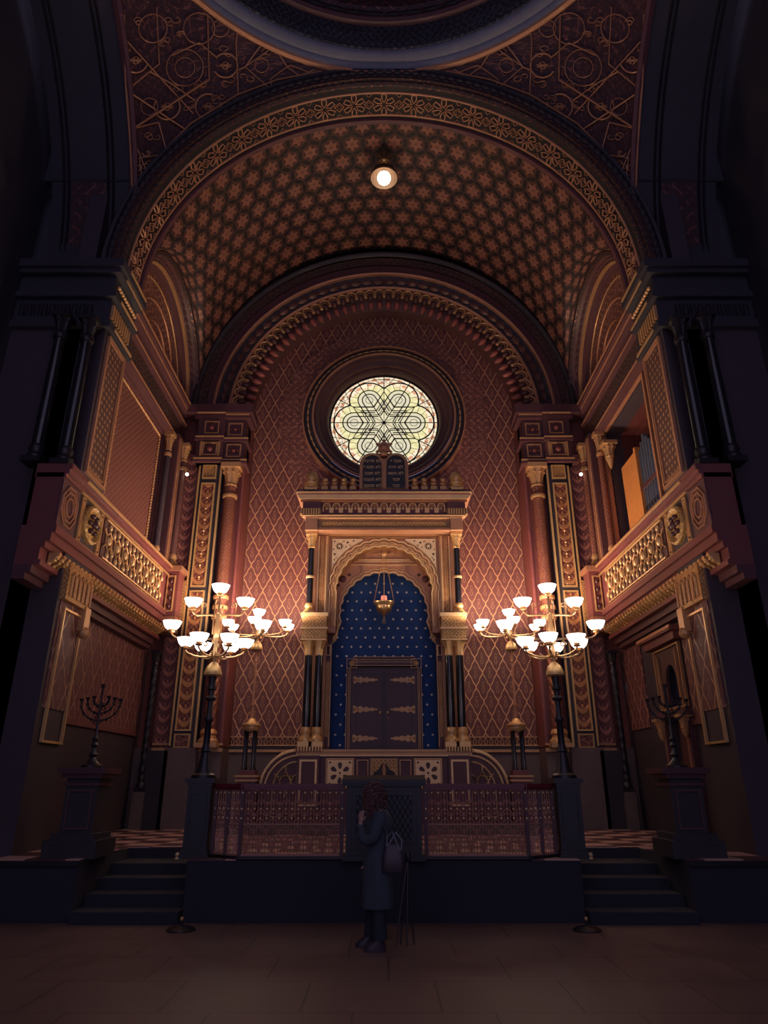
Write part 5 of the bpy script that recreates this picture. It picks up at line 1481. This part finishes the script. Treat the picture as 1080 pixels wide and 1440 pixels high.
# hair: curly bob, many curls over a cap
m=M(); m.lathe([(.04,-.17),(.10,-.15),(.118,-.08),(.115,.0),(.105,.06),(.07,.115),(.001,.135)],(-.055,0,1.60),20,sx=.98,sy=.98)
rnd=random.Random(3)
for i in range(330):
    a=rnd.uniform(-2.55,2.55); zz=rnd.uniform(-.21,.13)
    rr=.118*sqrt(max(.04,1-(max(0,zz)/.15)**2)); cx=-.055+rr*cos(a); cy=rr*sin(a)
    if zz<.02 and cos(a)<-.45: continue
    pts=[]; ph=rnd.uniform(0,6)
    for j in range(9):
        pts.append((cx+.016*cos(ph+j*1.1)+.002*j*cos(a),cy+.016*sin(ph+j*1.1),1.60+zz+.02-.008*j))
    m.tube(pts,.0055,4)
m.v=[(-.055+(p[0]+.055)*1.16,p[1]*1.16,1.6+(p[2]-1.6)*1.05) for p in m.v]; o=obj('curly_hair',m,'hair_brown',None,True); o.parent=pr
# hands with fingers
def hand(name,wrist,dirv,palmn,curl=.5):
    """skinned hand: wrist point, direction of the palm, palm normal"""
    d=Vector(dirv).normalized(); n=Vector(palmn).normalized(); sd=d.cross(n).normalized()
    W=Vector(wrist); vs=[W,W+d*.035,W+d*.065]; ed=[(0,1),(1,2)]; rd=[.022,(.026,.018),(.028,.016)]
    for i,(off,ln) in enumerate(((-.027,.068),(-.009,.078),(.009,.074),(.026,.058))):
        b=W+d*.075+sd*off; k=len(vs); vs.append(b); ed.append((2,k)); rd.append(.0095)
        cur=b; dd=d.copy()
        for j in range(3):
            dd=(dd+n*curl*.45).normalized(); cur=cur+dd*ln/3; vs.append(cur); ed.append((k+j,k+j+1)); rd.append(.0088-.0008*j)
    k=len(vs); t0=W+d*.03-sd*.03; vs.append(t0); ed.append((1,k)); rd.append(.012)
    dd=(d-sd*.9+n*.3).normalized(); cur=t0
    for j in range(2):
        cur=cur+dd*.027; vs.append(cur); ed.append((k+j,k+j+1)); rd.append(.0105-.001*j); dd=(dd+d*.5).normalized()
    return skin_obj(name,[tuple(v) for v in vs],ed,rd,'skin',body,sub=1)
hand('hand',(-.197,-.10,1.30),(.02,.12,1),(.5,.8,0),.7)
hand('hand',(-.12,.165,.91),(-.3,-.15,-1),(-.8,-.3,.3),.8)
# phone in the raised hand: a thing of its own
# ---- shoulder bag on the back hip, with strap
bg=thing('shoulder_bag','dark leather shoulder bag with pale straps hanging at the hip of the person','bag',(.10,8.26,.93))
bx,by,bz=.10,8.25,.76
def bp(x,y,z): return (x,y,z)
m=M(); m.loft([[(bx+rx*cos(t),by+ry*(abs(sin(t))**.6)*(1 if sin(t)>0 else -1),z) for t in [2*pi*i/20 for i in range(20)]] for (rx,ry,z) in ((.115,.045,bz-.01),(.13,.055,bz+.03),(.12,.052,bz+.14),(.095,.035,bz+.24),(.085,.02,bz+.26))])
part('bag_body',m,'leather',bg,True)
for dx,c in ((-.02,1),(.05,1)):
    m=M(); m.tube([(bx-.07+dx*.2,by-.03,bz+.24),(bx-.045+dx,by-.03,bz+.34),(bx-.0+dx*.5,by-.02,bz+.38),(bx+.045+dx,by-.03,bz+.30),(bx+.075+dx*.2,by-.03,bz+.2)],.009,6); part('handle',m,'ring_grey',bg,True,label='pale handle')
m=M(); m.tube([(bx-.06,by-.01,bz+.25),(.02,8.24,1.15),(-.06,8.22,1.36),(-.12,8.33,1.475),(-.11,8.42,1.50)],.012,6); part('strap',m,'leather',bg,True)
# ---- folded easel-like stand leaning behind the person
sd_=thing('folded_stand','slender folded stand with four thin dark legs beside the person','stand',(.30,8.62,0))
tx,ty,tz=.27,8.62,.86
m=M(); m.lathe([(.03,0),(.035,.03),(.03,.10),(.012,.12)],(tx,ty,tz-.05),10); part('head',m,'iron_dark',sd_,True)
for (fx,fy) in ((.13,8.52),(.18,8.66),(.25,8.56),(.33,8.66)):
    m=M(); m.tube([(tx,ty,tz),(fx+(tx-fx)*.3,fy+(ty-fy)*.3,tz*.35),(fx,fy,.0)],[.012,.010,.008],6); part('leg',m,'iron_dark',sd_,True)
# ================================================================== light of the room
w=bpy.data.worlds.new('world'); scn.world=w; w.use_nodes=True
w.node_tree.nodes['Background'].inputs[0].default_value=(.60,.52,.88,1); w.node_tree.nodes['Background'].inputs[1].default_value=WORLD_S
# bluish world light added to lift the shadows, entering by the open rear
scn.view_settings.view_transform='Standard'; scn.view_settings.look='None'; scn.view_settings.gamma=1.0; scn.view_settings.use_curve_mapping=False
scn.view_settings.exposure=EXPO
